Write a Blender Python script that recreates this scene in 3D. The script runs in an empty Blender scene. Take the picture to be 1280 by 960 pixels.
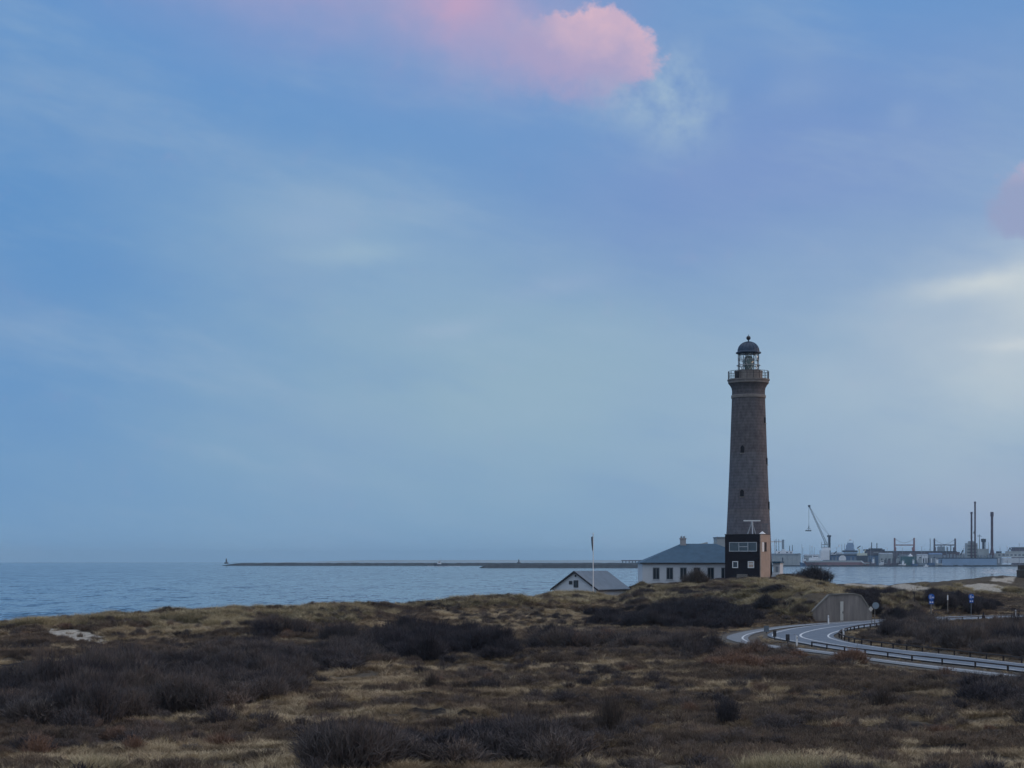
import bpy, math, random
import numpy as np

# ------------------------------------------------------------------ camera, sky, sun, exposure
sc = bpy.context.scene
COL = sc.collection
R = math.radians
H, F = 9.0, 2200.0            # eye height above the sea (m); focal length in pixels of a 1280 px wide frame


def lin(r, g, b):
    f = lambda c: c / 12.92 if c <= 0.04045 else ((c + 0.055) / 1.055) ** 2.4
    return (f(r / 255), f(g / 255), f(b / 255), 1.0)


cam_d = bpy.data.cameras.new('camera')
cam = bpy.data.objects.new('camera', cam_d)
COL.objects.link(cam)
cam.location = (0, 0, H)
cam.rotation_euler = (R(90), 0, 0)
cam_d.sensor_width = 36
cam_d.lens = 36 * F / 1280
cam_d.shift_y = 222 / 1280
cam_d.clip_start = 0.5
cam_d.clip_end = 60000
sc.camera = cam

sc.view_settings.view_transform = 'Standard'
sc.view_settings.look = 'None'
sc.view_settings.gamma = 1
sc.view_settings.exposure = 0.0
sc.view_settings.use_curve_mapping = False
sc.cycles.max_bounces = 5
sc.cycles.diffuse_bounces = 2
sc.cycles.glossy_bounces = 3
sc.cycles.transparent_max_bounces = 8
sc.cycles.volume_bounces = 0
sc.cycles.use_adaptive_sampling = True
sc.cycles.adaptive_threshold = 0.02
sc.cycles.use_denoising = True

SUN_AZ, SUN_EL = R(78), R(7)   # clockwise from the view direction; low in the evening on the right
sun_d = bpy.data.lights.new('sun', 'SUN')
sun = bpy.data.objects.new('sun', sun_d)
COL.objects.link(sun)
sun_d.energy = 0.7
sun_d.angle = R(12)
sun_d.color = (1.0, 0.66, 0.45)
sun.rotation_euler = (R(90) - SUN_EL, 0, -SUN_AZ + math.pi)
sun.location = (100, 20, 60)

world = bpy.data.worlds.new('World')
sc.world = world
world.use_nodes = True
wt = world.node_tree
for n in list(wt.nodes):
    wt.nodes.remove(n)


def wn(t):
    return wt.nodes.new(t)


def setin(sock, v):
    if hasattr(v, 'is_output'):
        wt.links.new(v, sock)
    else:
        sock.default_value = v


def M(op, a, b=None, c=None, clamp=False):
    n = wn('ShaderNodeMath')
    n.operation = op
    n.use_clamp = clamp
    setin(n.inputs[0], a)
    if b is not None:
        setin(n.inputs[1], b)
    if c is not None:
        setin(n.inputs[2], c)
    return n.outputs[0]


def MIX(fac, a, b):
    n = wn('ShaderNodeMix')
    n.data_type = 'RGBA'
    setin(n.inputs[0], fac)
    setin(n.inputs[6], a)
    setin(n.inputs[7], b)
    return n.outputs[2]


def SMOOTH(x, a, b):
    n = wn('ShaderNodeMapRange')
    n.interpolation_type = 'SMOOTHSTEP'
    setin(n.inputs[0], x)
    n.inputs[1].default_value, n.inputs[2].default_value = a, b
    n.inputs[3].default_value, n.inputs[4].default_value = 0, 1
    return n.outputs[0]


def NOISE(vec, scale, detail=5, rough=0.55):
    n = wn('ShaderNodeTexNoise')
    wt.links.new(vec, n.inputs['Vector'])
    n.inputs['Scale'].default_value = scale
    n.inputs['Detail'].default_value = detail
    n.inputs['Roughness'].default_value = rough
    return n.outputs['Fac']


tc = wn('ShaderNodeTexCoord')
sx = wn('ShaderNodeSeparateXYZ')
wt.links.new(tc.outputs['Generated'], sx.inputs[0])
# compass bearing and height of the looked-at spot of sky, in units of 1/2200 radian
az = M('ARCTAN2', sx.outputs[0], sx.outputs[1])
el = M('ARCSINE', sx.outputs[2])
u = M('MULTIPLY_ADD', az, 2200.0, 640.0)
v = M('MULTIPLY_ADD', el, -2200.0, 702.0)


def VEC(a, b, c=0.0):
    n = wn('ShaderNodeCombineXYZ')
    setin(n.inputs[0], a), setin(n.inputs[1], b), setin(n.inputs[2], c)
    return n.outputs[0]


p_soft = VEC(M('DIVIDE', u, 260.0), M('DIVIDE', v, 130.0), 3.1)
p_fine = VEC(M('DIVIDE', u, 75.0), M('DIVIDE', v, 62.0), 8.0)
n_soft = NOISE(p_soft, 1.0, 6, 0.55)
n_soft2 = NOISE(VEC(M('DIVIDE', u, 300.0), M('DIVIDE', v, 170.0), 11.7), 1.0, 5, 0.5)
n_fine = NOISE(p_fine, 1.0, 7, 0.6)
n_fine2 = NOISE(VEC(M('DIVIDE', u, 60.0), M('DIVIDE', v, 60.0), 21.0), 1.0, 7, 0.6)


def warp(amp_u, amp_v, nu, nv):
    return (M('ADD', u, M('MULTIPLY', M('SUBTRACT', nu, 0.5), amp_u)),
            M('ADD', v, M('MULTIPLY', M('SUBTRACT', nv, 0.5), amp_v)))


n_edge = NOISE(VEC(M('DIVIDE', u, 30.0), M('DIVIDE', v, 26.0), 5.0), 1.0, 8, 0.68)
n_band = NOISE(VEC(M('DIVIDE', M('MULTIPLY_ADD', v, 0.9, u), 420.0), M('DIVIDE', M('MULTIPLY_ADD', u, -0.25, v), 95.0), 14.0), 1.0, 8, 0.6)
us, vs = warp(300, 150, n_soft, n_soft2)
uf, vf = warp(90, 80, n_fine, n_fine2)


def blob(uu, vv, u0, v0, su, sv, k=1.0, tilt=0.0):
    du = M('SUBTRACT', uu, u0)
    dv = M('SUBTRACT', vv, v0)
    if tilt:
        dv = M('MULTIPLY_ADD', du, tilt, dv)
    a = M('POWER', M('ABSOLUTE', M('DIVIDE', du, su)), 2.0)
    b = M('POWER', M('ABSOLUTE', M('DIVIDE', dv, sv)), 2.0)
    e = M('EXPONENT', M('MULTIPLY', M('ADD', a, b), -1.0))
    return M('MULTIPLY', e, k)


sky = wn('ShaderNodeTexSky')
sky.sky_type = 'NISHITA'
sky.sun_disc = False
sky.sun_elevation = SUN_EL
sky.sun_rotation = SUN_AZ
sky.altitude = 10
sky.dust_density = 1.5
sky.ozone_density = 2.0
nish = wn('ShaderNodeVectorMath')
nish.operation = 'SCALE'
wt.links.new(sky.outputs[0], nish.inputs[0])
nish.inputs['Scale'].default_value = 0.06          # evening strength of the clear sky

# the thin even veil of high cloud over the clear sky
veil = MIX(SMOOTH(v, 0, 690), lin(106, 153, 208), lin(126, 165, 201))
SOFT = [  # colour, centre, spread, strength
    (lin(93, 146, 203), 0, 330, 260, 330, 0.7, 0.0),
    (lin(124, 149, 206), 960, 230, 330, 130, 0.75, 0.15),
    (lin(152, 182, 202), 640, 470, 360, 160, 0.9, 0.0),
    (lin(146, 178, 206), 440, 310, 210, 70, 0.6, -0.2),
    (lin(162, 188, 208), 1180, 540, 360, 190, 0.85, 0.0),
    (lin(142, 170, 208), 1230, 290, 270, 170, 0.6, 0.2),
    (lin(206, 216, 220), 1310, 405, 230, 105, 0.9, 0.22),
    (lin(166, 178, 204), 1260, 650, 260, 70, 0.6, 0.0),
]
for c, u0, v0, su, sv, k, t in SOFT:
    veil = MIX(blob(us, vs, u0, v0, su, sv, k, t), veil, c)
STREAK = [
    (lin(168, 194, 212), 445, 322, 75, 13, 0.45, 0.05),
    (lin(160, 184, 214), 392, 283, 55, 26, 0.35, 0.0),
    (lin(166, 188, 212), 560, 412, 48, 11, 0.4, 0.12),
    (lin(158, 180, 212), 690, 360, 60, 16, 0.35, 0.15),
    (lin(222, 228, 226), 1215, 368, 70, 13, 0.6, 0.12),
    (lin(228, 232, 230), 1262, 442, 50, 9, 0.6, 0.0),
    (lin(140, 168, 210), 985, 135, 28, 18, 0.4, 0.0),
    (lin(146, 172, 210), 1115, 170, 20, 16, 0.4, 0.0),
]
uq, vq = warp(70, 26, n_fine, n_fine2)
for c, u0, v0, su, sv, k, t in STREAK:
    veil = MIX(blob(uq, vq, u0, v0, su, sv, k, t), veil, c)
# unevenness of the veil: long slanting bands, lighter and bluer
veil = MIX(M('MULTIPLY', SMOOTH(n_band, 0.46, 0.80), 0.30), veil, lin(170, 192, 212))
veil = MIX(M('MULTIPLY', SMOOTH(n_band, 0.50, 0.25), 0.22), veil, lin(100, 144, 200))
veil = MIX(M('MULTIPLY', SMOOTH(n_soft2, 0.45, 0.75), 0.28), veil, lin(146, 172, 205))

# grey-blue wisp hanging under the pink cloud
wisp = M('ADD', blob(uf, vf, 795, 135, 78, 50, 0.95, -0.35), blob(uf, vf, 850, 150, 40, 46, 0.7, 0.0))
wisp = M('MULTIPLY', wisp, M('MULTIPLY', SMOOTH(n_fine2, 0.16, 0.62), SMOOTH(n_edge, 0.15, 0.60)))
veil = MIX(M('MULTIPLY', wisp, 0.85, clamp=True), veil, lin(160, 186, 212))
# pink evening cloud: a faint trail to the left and a bright puffy head with a soft lower side
trail = M('ADD', M('ADD', blob(us, vs, 520, 15, 190, 75, 0.95), blob(us, vs, 300, -20, 190, 50, 0.55)),
          blob(uf, vf, 640, 70, 110, 55, 0.55))
trail = M('MULTIPLY', trail, M('ADD', 0.55, M('MULTIPLY', n_fine, 0.8)))
veil = MIX(M('MULTIPLY', trail, 0.62, clamp=True), veil, lin(190, 169, 203))
ug, vg = warp(62, 56, n_fine2, n_fine)
head = M('ADD', blob(ug, vg, 752, 82, 78, 48, 1.15, -0.10), blob(ug, vg, 664, 88, 76, 46, 0.75))
head = M('ADD', head, M('MULTIPLY', M('SUBTRACT', n_fine2, 0.5), 0.9))
head = M('ADD', head, M('MULTIPLY', M('SUBTRACT', n_edge, 0.5), 0.75))
# crisp on the upper right rim, dissolving towards the lower left
rim = SMOOTH(M('ADD', M('MULTIPLY', M('SUBTRACT', u, 700), 0.010), M('MULTIPLY', M('SUBTRACT', 75, v), 0.014)), -0.4, 0.7)
soft_m = SMOOTH(head, 0.05, 1.25)
hard_m = SMOOTH(head, 0.40, 0.68)
head_m = M('ADD', M('MULTIPLY', soft_m, M('SUBTRACT', 1.0, rim)), M('MULTIPLY', hard_m, rim))
pinkc = MIX(SMOOTH(M('ADD', M('MULTIPLY_ADD', M('SUBTRACT', 760, u), 0.35, v), M('MULTIPLY', M('SUBTRACT', n_fine, 0.5), 120.0)), 8, 118), lin(240, 197, 205), lin(176, 165, 202))
veil = MIX(M('MULTIPLY', head_m, 0.88, clamp=True), veil, pinkc)
pk2 = blob(uf, vf, 570, 22, 46, 36, 0.7)
veil = MIX(pk2, veil, lin(206, 168, 198))
# the mauve cloud with a pink top at the right
rc = M('ADD', blob(uf, vf, 1256, 276, 46, 42, 1.0), blob(uf, vf, 1330, 275, 60, 50, 1.0))
rc = M('ADD', rc, M('MULTIPLY', M('SUBTRACT', n_edge, 0.5), 0.7))
veil = MIX(M('MULTIPLY', SMOOTH(rc, 0.32, 0.80), 0.92), veil, MIX(SMOOTH(v, 205, 262), lin(222, 192, 208), lin(152, 164, 200)))

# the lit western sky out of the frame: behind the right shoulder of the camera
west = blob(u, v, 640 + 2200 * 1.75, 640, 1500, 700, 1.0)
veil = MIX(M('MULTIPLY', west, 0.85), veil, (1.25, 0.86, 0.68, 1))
# overhead and rear sky, out of the frame: brightness added to raise the light on the ground
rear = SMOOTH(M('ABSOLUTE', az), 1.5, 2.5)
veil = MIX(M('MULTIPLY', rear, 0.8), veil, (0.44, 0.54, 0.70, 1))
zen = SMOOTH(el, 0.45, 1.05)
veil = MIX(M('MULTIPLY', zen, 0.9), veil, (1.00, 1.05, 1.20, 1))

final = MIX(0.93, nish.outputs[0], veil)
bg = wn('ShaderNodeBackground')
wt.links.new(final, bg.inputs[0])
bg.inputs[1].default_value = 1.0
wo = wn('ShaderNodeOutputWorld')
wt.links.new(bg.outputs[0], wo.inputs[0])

# ------------------------------------------------------------------ helpers
rng = np.random.default_rng(7)
random.seed(7)


def XP(px, d):
    return (px - 640.0) * d / F


def ZP(py, d):
    return H - (py - 702.0) * d / F


def PT(px, py, d):
    return (XP(px, d), d, ZP(py, d))


def tag(o, label=None, cat=None, group=None, kind=None):
    if label:
        o['label'] = label
    if cat:
        o['category'] = cat
    if group:
        o['group'] = group
    if kind:
        o['kind'] = kind
    return o


def empty(name, loc, rz=0.0, label=None, cat=None, group=None):
    o = bpy.data.objects.new(name, None)
    COL.objects.link(o)
    o.location = loc
    o.rotation_euler = (0, 0, rz)
    o.empty_display_size = 0.3
    return tag(o, label, cat, group)


class MB:
    def __init__(s):
        s.v, s.f = [], []

    def add(s, vs, fs):
        b = len(s.v)
        s.v += [tuple(q) for q in vs]
        s.f += [tuple(b + i for i in f) for f in fs]
        return s

    def box(s, c, size, rz=0.0):
        hx, hy, hz = size[0] / 2, size[1] / 2, size[2] / 2
        cs, sn = math.cos(rz), math.sin(rz)
        vs = []
        for z in (-hz, hz):
            for x, y in ((-hx, -hy), (hx, -hy), (hx, hy), (-hx, hy)):
                vs.append((c[0] + x * cs - y * sn, c[1] + x * sn + y * cs, c[2] + z))
        return s.add(vs, [(3, 2, 1, 0), (4, 5, 6, 7), (0, 1, 5, 4), (1, 2, 6, 5), (2, 3, 7, 6), (3, 0, 4, 7)])

    def span(s, x0, x1, y0, y1, z0, z1):
        return s.box(((x0 + x1) / 2, (y0 + y1) / 2, (z0 + z1) / 2), (x1 - x0, y1 - y0, z1 - z0))

    def cyl(s, p0, p1, r0, r1=None, n=8, cap=True):
        r1 = r0 if r1 is None else r1
        p0, p1 = np.array(p0, float), np.array(p1, float)
        a = p1 - p0
        a /= np.linalg.norm(a) + 1e-9
        t = np.array((0, 0, 1.0)) if abs(a[2]) < 0.9 else np.array((1.0, 0, 0))
        e1 = np.cross(t, a)
        e1 /= np.linalg.norm(e1)
        e2 = np.cross(a, e1)
        vs = []
        for p, r in ((p0, r0), (p1, r1)):
            for i in range(n):
                q = 2 * math.pi * i / n
                vs.append(p + r * (math.cos(q) * e1 + math.sin(q) * e2))
        fs = [(i, (i + 1) % n, n + (i + 1) % n, n + i) for i in range(n)]
        if cap:
            fs += [tuple(range(n))[::-1], tuple(range(n, 2 * n))]
        return s.add(vs, fs)

    def path(s, pts, r, n=6):
        for a, b in zip(pts[:-1], pts[1:]):
            s.cyl(a, b, r, r, n)
        return s

    def lathe(s, prof, c=(0, 0, 0), n=32, closed=True):
        vs, fs = [], []
        m = len(prof)
        for r, z in prof:
            for i in range(n):
                q = 2 * math.pi * i / n
                vs.append((c[0] + r * math.cos(q), c[1] + r * math.sin(q), c[2] + z))
        for j in range(m - 1):
            for i in range(n):
                k = (i + 1) % n
                fs.append((j * n + i, j * n + k, (j + 1) * n + k, (j + 1) * n + i))
        if closed:
            fs.append(tuple(range(n))[::-1])
            fs.append(tuple((m - 1) * n + i for i in range(n)))
        return s.add(vs, fs)

    def prism(s, poly, y0, y1):
        """poly in (x, z), pulled along y"""
        n = len(poly)
        vs = [(x, y0, z) for x, z in poly] + [(x, y1, z) for x, z in poly]
        fs = [tuple(range(n)), tuple(range(n, 2 * n))[::-1]]
        fs += [((i + 1) % n, i, n + i, n + (i + 1) % n) for i in range(n)]
        return s.add(vs, fs)

    def plan(s, poly, z0, z1):
        n = len(poly)
        vs = [(x, y, z0) for x, y in poly] + [(x, y, z1) for x, y in poly]
        fs = [tuple(range(n))[::-1], tuple(range(n, 2 * n))]
        fs += [(i, (i + 1) % n, n + (i + 1) % n, n + i) for i in range(n)]
        return s.add(vs, fs)

    def mesh(s, name):
        me = bpy.data.meshes.new(name)
        me.from_pydata(s.v, [], s.f)
        me.update()
        return me

    def build(s, name, mat, parent=None, smooth=False, loc=None):
        me = s.mesh(name)
        me.materials.append(mat)
        if smooth:
            me.polygons.foreach_set('use_smooth', [True] * len(me.polygons))
            me.set_sharp_from_angle(angle=R(40))
        o = bpy.data.objects.new(name, me)
        COL.objects.link(o)
        if parent is not None:
            o.parent = parent
        if loc is not None:
            o.location = loc
        return o


def mat(name, col, rough=0.8, var=0.25, scale=2.0, bump=0.0, metal=0.0, spec=0.3, col2=None, stretch=None, var2=0.0, emit=None):
    """weathered one-colour surface: two scales of noise vary it, optionally towards a second colour"""
    m = bpy.data.materials.new(name)
    m.use_nodes = True
    t = m.node_tree
    b = t.nodes['Principled BSDF']
    b.inputs['Roughness'].default_value = rough
    b.inputs['Metallic'].default_value = metal
    b.inputs['Specular IOR Level'].default_value = spec
    c = t.nodes.new('ShaderNodeTexCoord')
    mp = t.nodes.new('ShaderNodeMapping')
    t.links.new(c.outputs['Object'], mp.inputs[0])
    if stretch:
        mp.inputs['Scale'].default_value = stretch
    n1 = t.nodes.new('ShaderNodeTexNoise')
    n1.inputs['Scale'].default_value = scale
    n1.inputs['Detail'].default_value = 6
    n1.inputs['Roughness'].default_value = 0.65
    t.links.new(mp.outputs[0], n1.inputs['Vector'])
    r = t.nodes.new('ShaderNodeValToRGB')
    c2 = col2 if col2 else tuple(x * (1 - var) for x in col[:3])
    r.color_ramp.elements[0].position = 0.3
    r.color_ramp.elements[1].position = 0.7
    r.color_ramp.elements[0].color = (*c2[:3], 1)
    r.color_ramp.elements[1].color = (*[min(1, x * (1 + var * 0.5)) for x in col[:3]], 1)
    t.links.new(n1.outputs['Fac'], r.inputs[0])
    t.links.new(r.outputs[0], b.inputs['Base Color'])
    if bump:
        bp = t.nodes.new('ShaderNodeBump')
        bp.inputs['Strength'].default_value = bump
        bp.inputs['Distance'].default_value = 0.05
        t.links.new(n1.outputs['Fac'], bp.inputs['Height'])
        t.links.new(bp.outputs[0], b.inputs['Normal'])
    return m


def lattice(seed, n=256):
    return np.random.default_rng(seed).random((n, n))


def vnoise(x, y, seed, scale, octaves=4, gain=0.5):
    """smooth value noise on world coordinates, 0..1"""
    out = np.zeros(np.shape(x))
    amp, tot = 1.0, 0.0
    for o in range(octaves):
        L = lattice(seed + o * 17)
        fx, fy = np.asarray(x) / scale + 1000.3, np.asarray(y) / scale + 1000.7
        ix, iy = np.floor(fx).astype(int), np.floor(fy).astype(int)
        tx, ty = fx - ix, fy - iy
        tx, ty = tx * tx * (3 - 2 * tx), ty * ty * (3 - 2 * ty)
        a, b = L[ix % 256, iy % 256], L[(ix + 1) % 256, iy % 256]
        c, d = L[ix % 256, (iy + 1) % 256], L[(ix + 1) % 256, (iy + 1) % 256]
        out += amp * ((a * (1 - tx) + b * tx) * (1 - ty) + (c * (1 - tx) + d * tx) * ty)
        tot += amp
        amp *= gain
        scale *= 0.5
    return out / tot


def sstep(x, a, b):
    t = np.clip((x - a) / (b - a), 0, 1)
    return t * t * (3 - 2 * t)


def in_poly(px, py, poly):
    inside = np.zeros(px.shape, bool)
    n = len(poly)
    for i in range(n):
        x0, y0 = poly[i]
        x1, y1 = poly[(i + 1) % n]
        if y0 == y1:
            continue
        c = ((y0 > py) != (y1 > py)) & (px < (x1 - x0) * (py - y0) / (y1 - y0) + x0)
        inside ^= c
    return inside


# ------------------------------------------------------------------ road and cycle path in plan
ZR = 1.9


def road_pt(px, py):
    d = (H - ZR) * F / (py - 702.0)
    return (XP(px, d), d)


def smooth_line(pts, n):
    p = np.array(pts, float)
    p = np.vstack([2 * p[0] - p[1], p, 2 * p[-1] - p[-2]])
    out = []
    for i in range(1, len(p) - 2):
        for t in np.linspace(0, 1, 14, endpoint=False):
            a, b, c, d = p[i - 1], p[i], p[i + 1], p[i + 2]
            out.append(0.5 * (2 * b + (c - a) * t + (2 * a - 5 * b + 4 * c - d) * t * t + (3 * b - a - 3 * c + d) * t ** 3))
    out.append(p[-2])
    out = np.array(out)
    for _ in range(6):
        out[1:-1] = (out[:-2] + 2 * out[1:-1] + out[2:]) / 4
    s = np.concatenate([[0], np.cumsum(np.linalg.norm(np.diff(out, axis=0), axis=1))])
    q = np.linspace(0, s[-1], n)
    return np.stack([np.interp(q, s, out[:, 0]), np.interp(q, s, out[:, 1])], 1)


ROAD_OUT = [(1430, 862), (1330, 845.5), (1232, 833.5), (1161, 826), (1110, 819.5), (1067, 814), (1030, 808.5), (1000, 803), (980, 799.5), (967, 796.5),
            (963, 794), (966, 791.3), (976, 788.3), (993, 785), (1020, 781.5), (1056, 778), (1104, 774.3), (1150, 772), (1200, 770.3), (1260, 768.7), (1330, 767.3), (1500, 765)]
ROAD_IN = [(1430, 846), (1330, 835), (1264, 828), (1225, 823.5), (1166, 816.5), (1118, 811.5), (1085, 807), (1060, 803), (1045, 799), (1038, 796),
           (1040, 792.5), (1050, 789), (1062, 786), (1085, 782.8), (1110, 780), (1150, 777), (1200, 774.5), (1260, 772.2), (1330, 770.2), (1500, 767)]
PATH_OUT = [(1430, 878), (1330, 857), (1232, 843), (1161, 834.5), (1094, 826), (1040, 818), (1000, 813), (950, 807.5), (925, 803), (910, 798.5), (908, 796.5),
            (912, 793.5), (930, 789), (960, 784.3), (990, 781), (1020, 778.8), (1056, 776.4), (1104, 773.0)]
PATH_IN = [(1430, 870), (1330, 851), (1232, 838.5), (1161, 830.5), (1094, 822.5), (1040, 814.5), (1000, 809.5), (960, 805.5), (943, 802.5), (936, 799), (935.5, 796),
           (942, 792), (955, 788.8), (975, 785.3), (993, 783), (1020, 780.3), (1056, 777.1), (1104, 773.5)]
NR = 240
r_out = smooth_line([road_pt(*q) for q in ROAD_OUT], NR)
r_in = smooth_line([road_pt(*q) for q in ROAD_IN], NR)
# pair the two edges by nearest point so that strips stay square to the road
r_in = np.array([r_in[np.argmin(((r_in - q) ** 2).sum(1))] for q in r_out])
for _ in range(12):
    r_in[1:-1] = (r_in[:-2] + 2 * r_in[1:-1] + r_in[2:]) / 4
p_out = smooth_line([road_pt(*q) for q in PATH_OUT], NR)
p_in = smooth_line([road_pt(*q) for q in PATH_IN], NR)
p_in = np.array([p_in[np.argmin(((p_in - q) ** 2).sum(1))] for q in p_out])
for _ in range(8):
    p_in[1:-1] = (p_in[:-2] + 2 * p_in[1:-1] + p_in[2:]) / 4
ROAD_SAMPLES = np.vstack([r_out * (1 - t) + r_in * t for t in (0, 0.25, 0.5, 0.75, 1)] + [p_out * (1 - t) + p_in * t for t in (0, 0.5, 1)])


def road_dist(x, y):
    out = np.full(len(x), 99.0)
    lo, hi = ROAD_SAMPLES.min(0) - 14, ROAD_SAMPLES.max(0) + 14
    k = np.nonzero((x > lo[0]) & (x < hi[0]) & (y > lo[1]) & (y < hi[1]))[0]
    for i in range(0, len(k), 20000):
        j = k[i:i + 20000]
        dx = x[j, None] - ROAD_SAMPLES[None, ::2, 0]
        dy = y[j, None] - ROAD_SAMPLES[None, ::2, 1]
        out[j] = np.sqrt((dx * dx + dy * dy).min(1))
    return out


# ------------------------------------------------------------------ ground relief
CT = []          # (x, y, z)


def ctp(px, py, d):
    CT.append(PT(px, py, d))


def ctz(px, d, z):
    CT.append((XP(px, d), d, z))


for x in (-60, -25, 0, 25, 60):
    CT += [(x, -20, 7.2), (x, 0, 7.2), (x, 12, 6.2), (x, 28, 4.4), (x, 42, 3.0)]
for px in (-250, 0, 220, 430, 640, 850, 1060, 1280, 1550):
    ctz(px, 58, 2.3), ctz(px, 75, 2.0), ctz(px, 95, 1.8)
for px in (-250, 0, 220, 430, 640, 800):
    ctz(px, 118, 1.8), ctz(px, 140, 1.9)
ctz(640, 170, 2.0), ctz(640, 205, 2.4), ctz(750, 165, 1.8), ctz(820, 165, 1.7), ctz(520, 190, 2.4), ctz(430, 175, 2.3), ctz(300, 165, 2.4)
# seaward dune crest, left to right
for px, py, d in ((-300, 790, 155), (0, 779, 170), (150, 767, 190), (240, 766, 200), (330, 760, 212), (500, 756, 232), (565, 752, 242), (600, 746, 250), (690, 743, 280), (760, 748, 292), (800, 738, 312)):
    ctp(px, py, d)
    if px < 640:
        ctz(px, d + 22, 0.4), ctz(px, d + 45, -1.2), ctz(px, d + 110, -3)
# slope of the pale grass below the crest
ctp(640, 775, 225), ctp(700, 770, 240), ctp(80, 800, 155), ctp(560, 772, 215)
ctz(690, 310, 2.6), ctz(690, 345, 2.2), ctz(690, 385, -0.6), ctz(760, 320, 3.0), ctz(760, 350, 2.6), ctz(760, 400, -0.6), ctz(640, 300, 1.2), ctz(640, 330, -1)
# lighthouse mound
for px, py, d in ((800, 729, 335), (850, 729, 332), (900, 723, 328), (935, 721, 330), (980, 720, 330), (1020, 726, 322), (1050, 735, 310), (1085, 745, 300)):
    ctp(px, py, d)
    ctz(px, 360, 5.0), ctz(px, 395, 2.5), ctz(px, 430, -0.5)
for px, py, d in ((800, 747, 270), (860, 751, 246), (920, 742, 258), (970, 741, 252), (1010, 737, 250), (930, 762, 222), (990, 756, 224),
                  (1000, 749, 220), (1030, 737, 223), (1056, 738, 223), (1082, 744, 224), (1100, 768, 220), (1008, 760, 216), (1020, 748, 218), (860, 783, 205), (920, 783, 196), (800, 785, 205)):
    ctp(px, py, d)
# right hand dunes and the hollow behind the road
for px, py, d in ((1110, 758, 262), (1160, 757, 262), (1220, 760, 262), (1280, 764, 255), (1340, 764, 255),
                  (1100, 741, 330), (1140, 738, 335), (1180, 730, 370), (1225, 726, 395), (1280, 720, 420), (1360, 716, 430), (1240, 744, 320), (1290, 746, 320)):
    ctp(px, py, d)
for px, d in ((1100, 365), (1140, 375), (1180, 410), (1225, 435), (1280, 465), (1360, 475)):
    ctz(px, d, 0.0), ctz(px, d + 40, -2)
for q in ((1120, 170, 1.9), (1180, 160, 2.0), (1240, 165, 2.1), (1280, 150, 2.0), (1200, 190, 2.1), (1280, 195, 2.2), (1400, 160, 2.2), (1400, 200, 2.3)):
    ctz(*q)
for q in ((-160, 60, 3), (-160, 140, 1), (-160, 220, -3), (-160, 320, -3), (-160, 480, -3), (-60, 320, -3), (-60, 480, -3), (40, 480, -3), (140, 520, -3), (230, 520, -3),
          (230, 60, 4), (230, 200, 4), (230, 330, 4.5), (230, 430, 1), (-160, -20, 7), (230, -20, 7), (90, 90, 2.5), (110, 200, 2.6)):
    CT.append(q)
CT = np.array(CT)


def tps(r2):
    return np.where(r2 > 1e-9, 0.5 * r2 * np.log(np.maximum(r2, 1e-9)), 0.0)


_n = len(CT)
_S = 100.0
_p = CT[:, :2] / _S
_K = tps(((_p[:, None] - _p[None]) ** 2).sum(2)) + np.eye(_n) * 2e-4
_P = np.hstack([np.ones((_n, 1)), _p])
_A = np.zeros((_n + 3, _n + 3))
_A[:_n, :_n], _A[:_n, _n:], _A[_n:, :_n] = _K, _P, _P.T
_w = np.linalg.solve(_A, np.concatenate([CT[:, 2], [0, 0, 0]]))

BX0, BX1, BY = XP(1014, 213), XP(1091, 213), 213.0     # bunker front in plan


PEAT = [[(900, 853), (930, 851), (962, 852), (1000, 851), (1040, 855), (1070, 858), (1098, 863)], [(690, 866), (722, 862), (760, 859), (790, 863), (822, 867)],
        [(1105, 840), (1130, 836), (1158, 838)], [(1085, 912), (1120, 908), (1150, 908), (1182, 912)], [(515, 897), (545, 893), (575, 899)], [(985, 914), (1010, 912), (1040, 913)],
        [(870, 868), (900, 872), (930, 871)], [(1150, 950), (1180, 946), (1215, 948)], [(500, 872), (530, 870), (560, 873)]]
PEAT_S = np.vstack([smooth_line([road_pt(*q) for q in p], 70) for p in PEAT])


def peat_dist(x, y):
    """distance to the nearest peat bank and the offset away from the eye"""
    out, dy_ = np.full(len(x), 99.0), np.zeros(len(x))
    k = np.nonzero((y > 50) & (y < 125))[0]
    for i in range(0, len(k), 20000):
        j = k[i:i + 20000]
        dx = x[j, None] - PEAT_S[None, :, 0]
        dy = y[j, None] - PEAT_S[None, :, 1]
        q = dx * dx + dy * dy
        a = q.argmin(1)
        out[j] = np.sqrt(q[np.arange(len(j)), a])
        dy_[j] = dy[np.arange(len(j)), a]
    return out, dy_


SKYLINE = [(-250, 792), (0, 780.5), (75, 776), (150, 768), (240, 766.5), (330, 761), (420, 758), (500, 757.5), (560, 753.5), (600, 748), (640, 746), (690, 743.5), (735, 743), (755, 742), (770, 741), (790, 735.5), (803, 729), (825, 728), (850, 727),
           (900, 722), (935, 720.5), (980, 720.5), (1010, 723), (1030, 726), (1043, 730.5), (1054, 730), (1066, 729), (1084, 729.5), (1100, 730.5), (1116, 731), (1134, 728.5), (1156, 727), (1180, 726), (1206, 723.5), (1228, 721), (1280, 719.5), (1400, 716)]
SKY_P = np.array([q[0] for q in SKYLINE], float)
SKY_DZ = np.zeros(len(SKYLINE))


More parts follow.
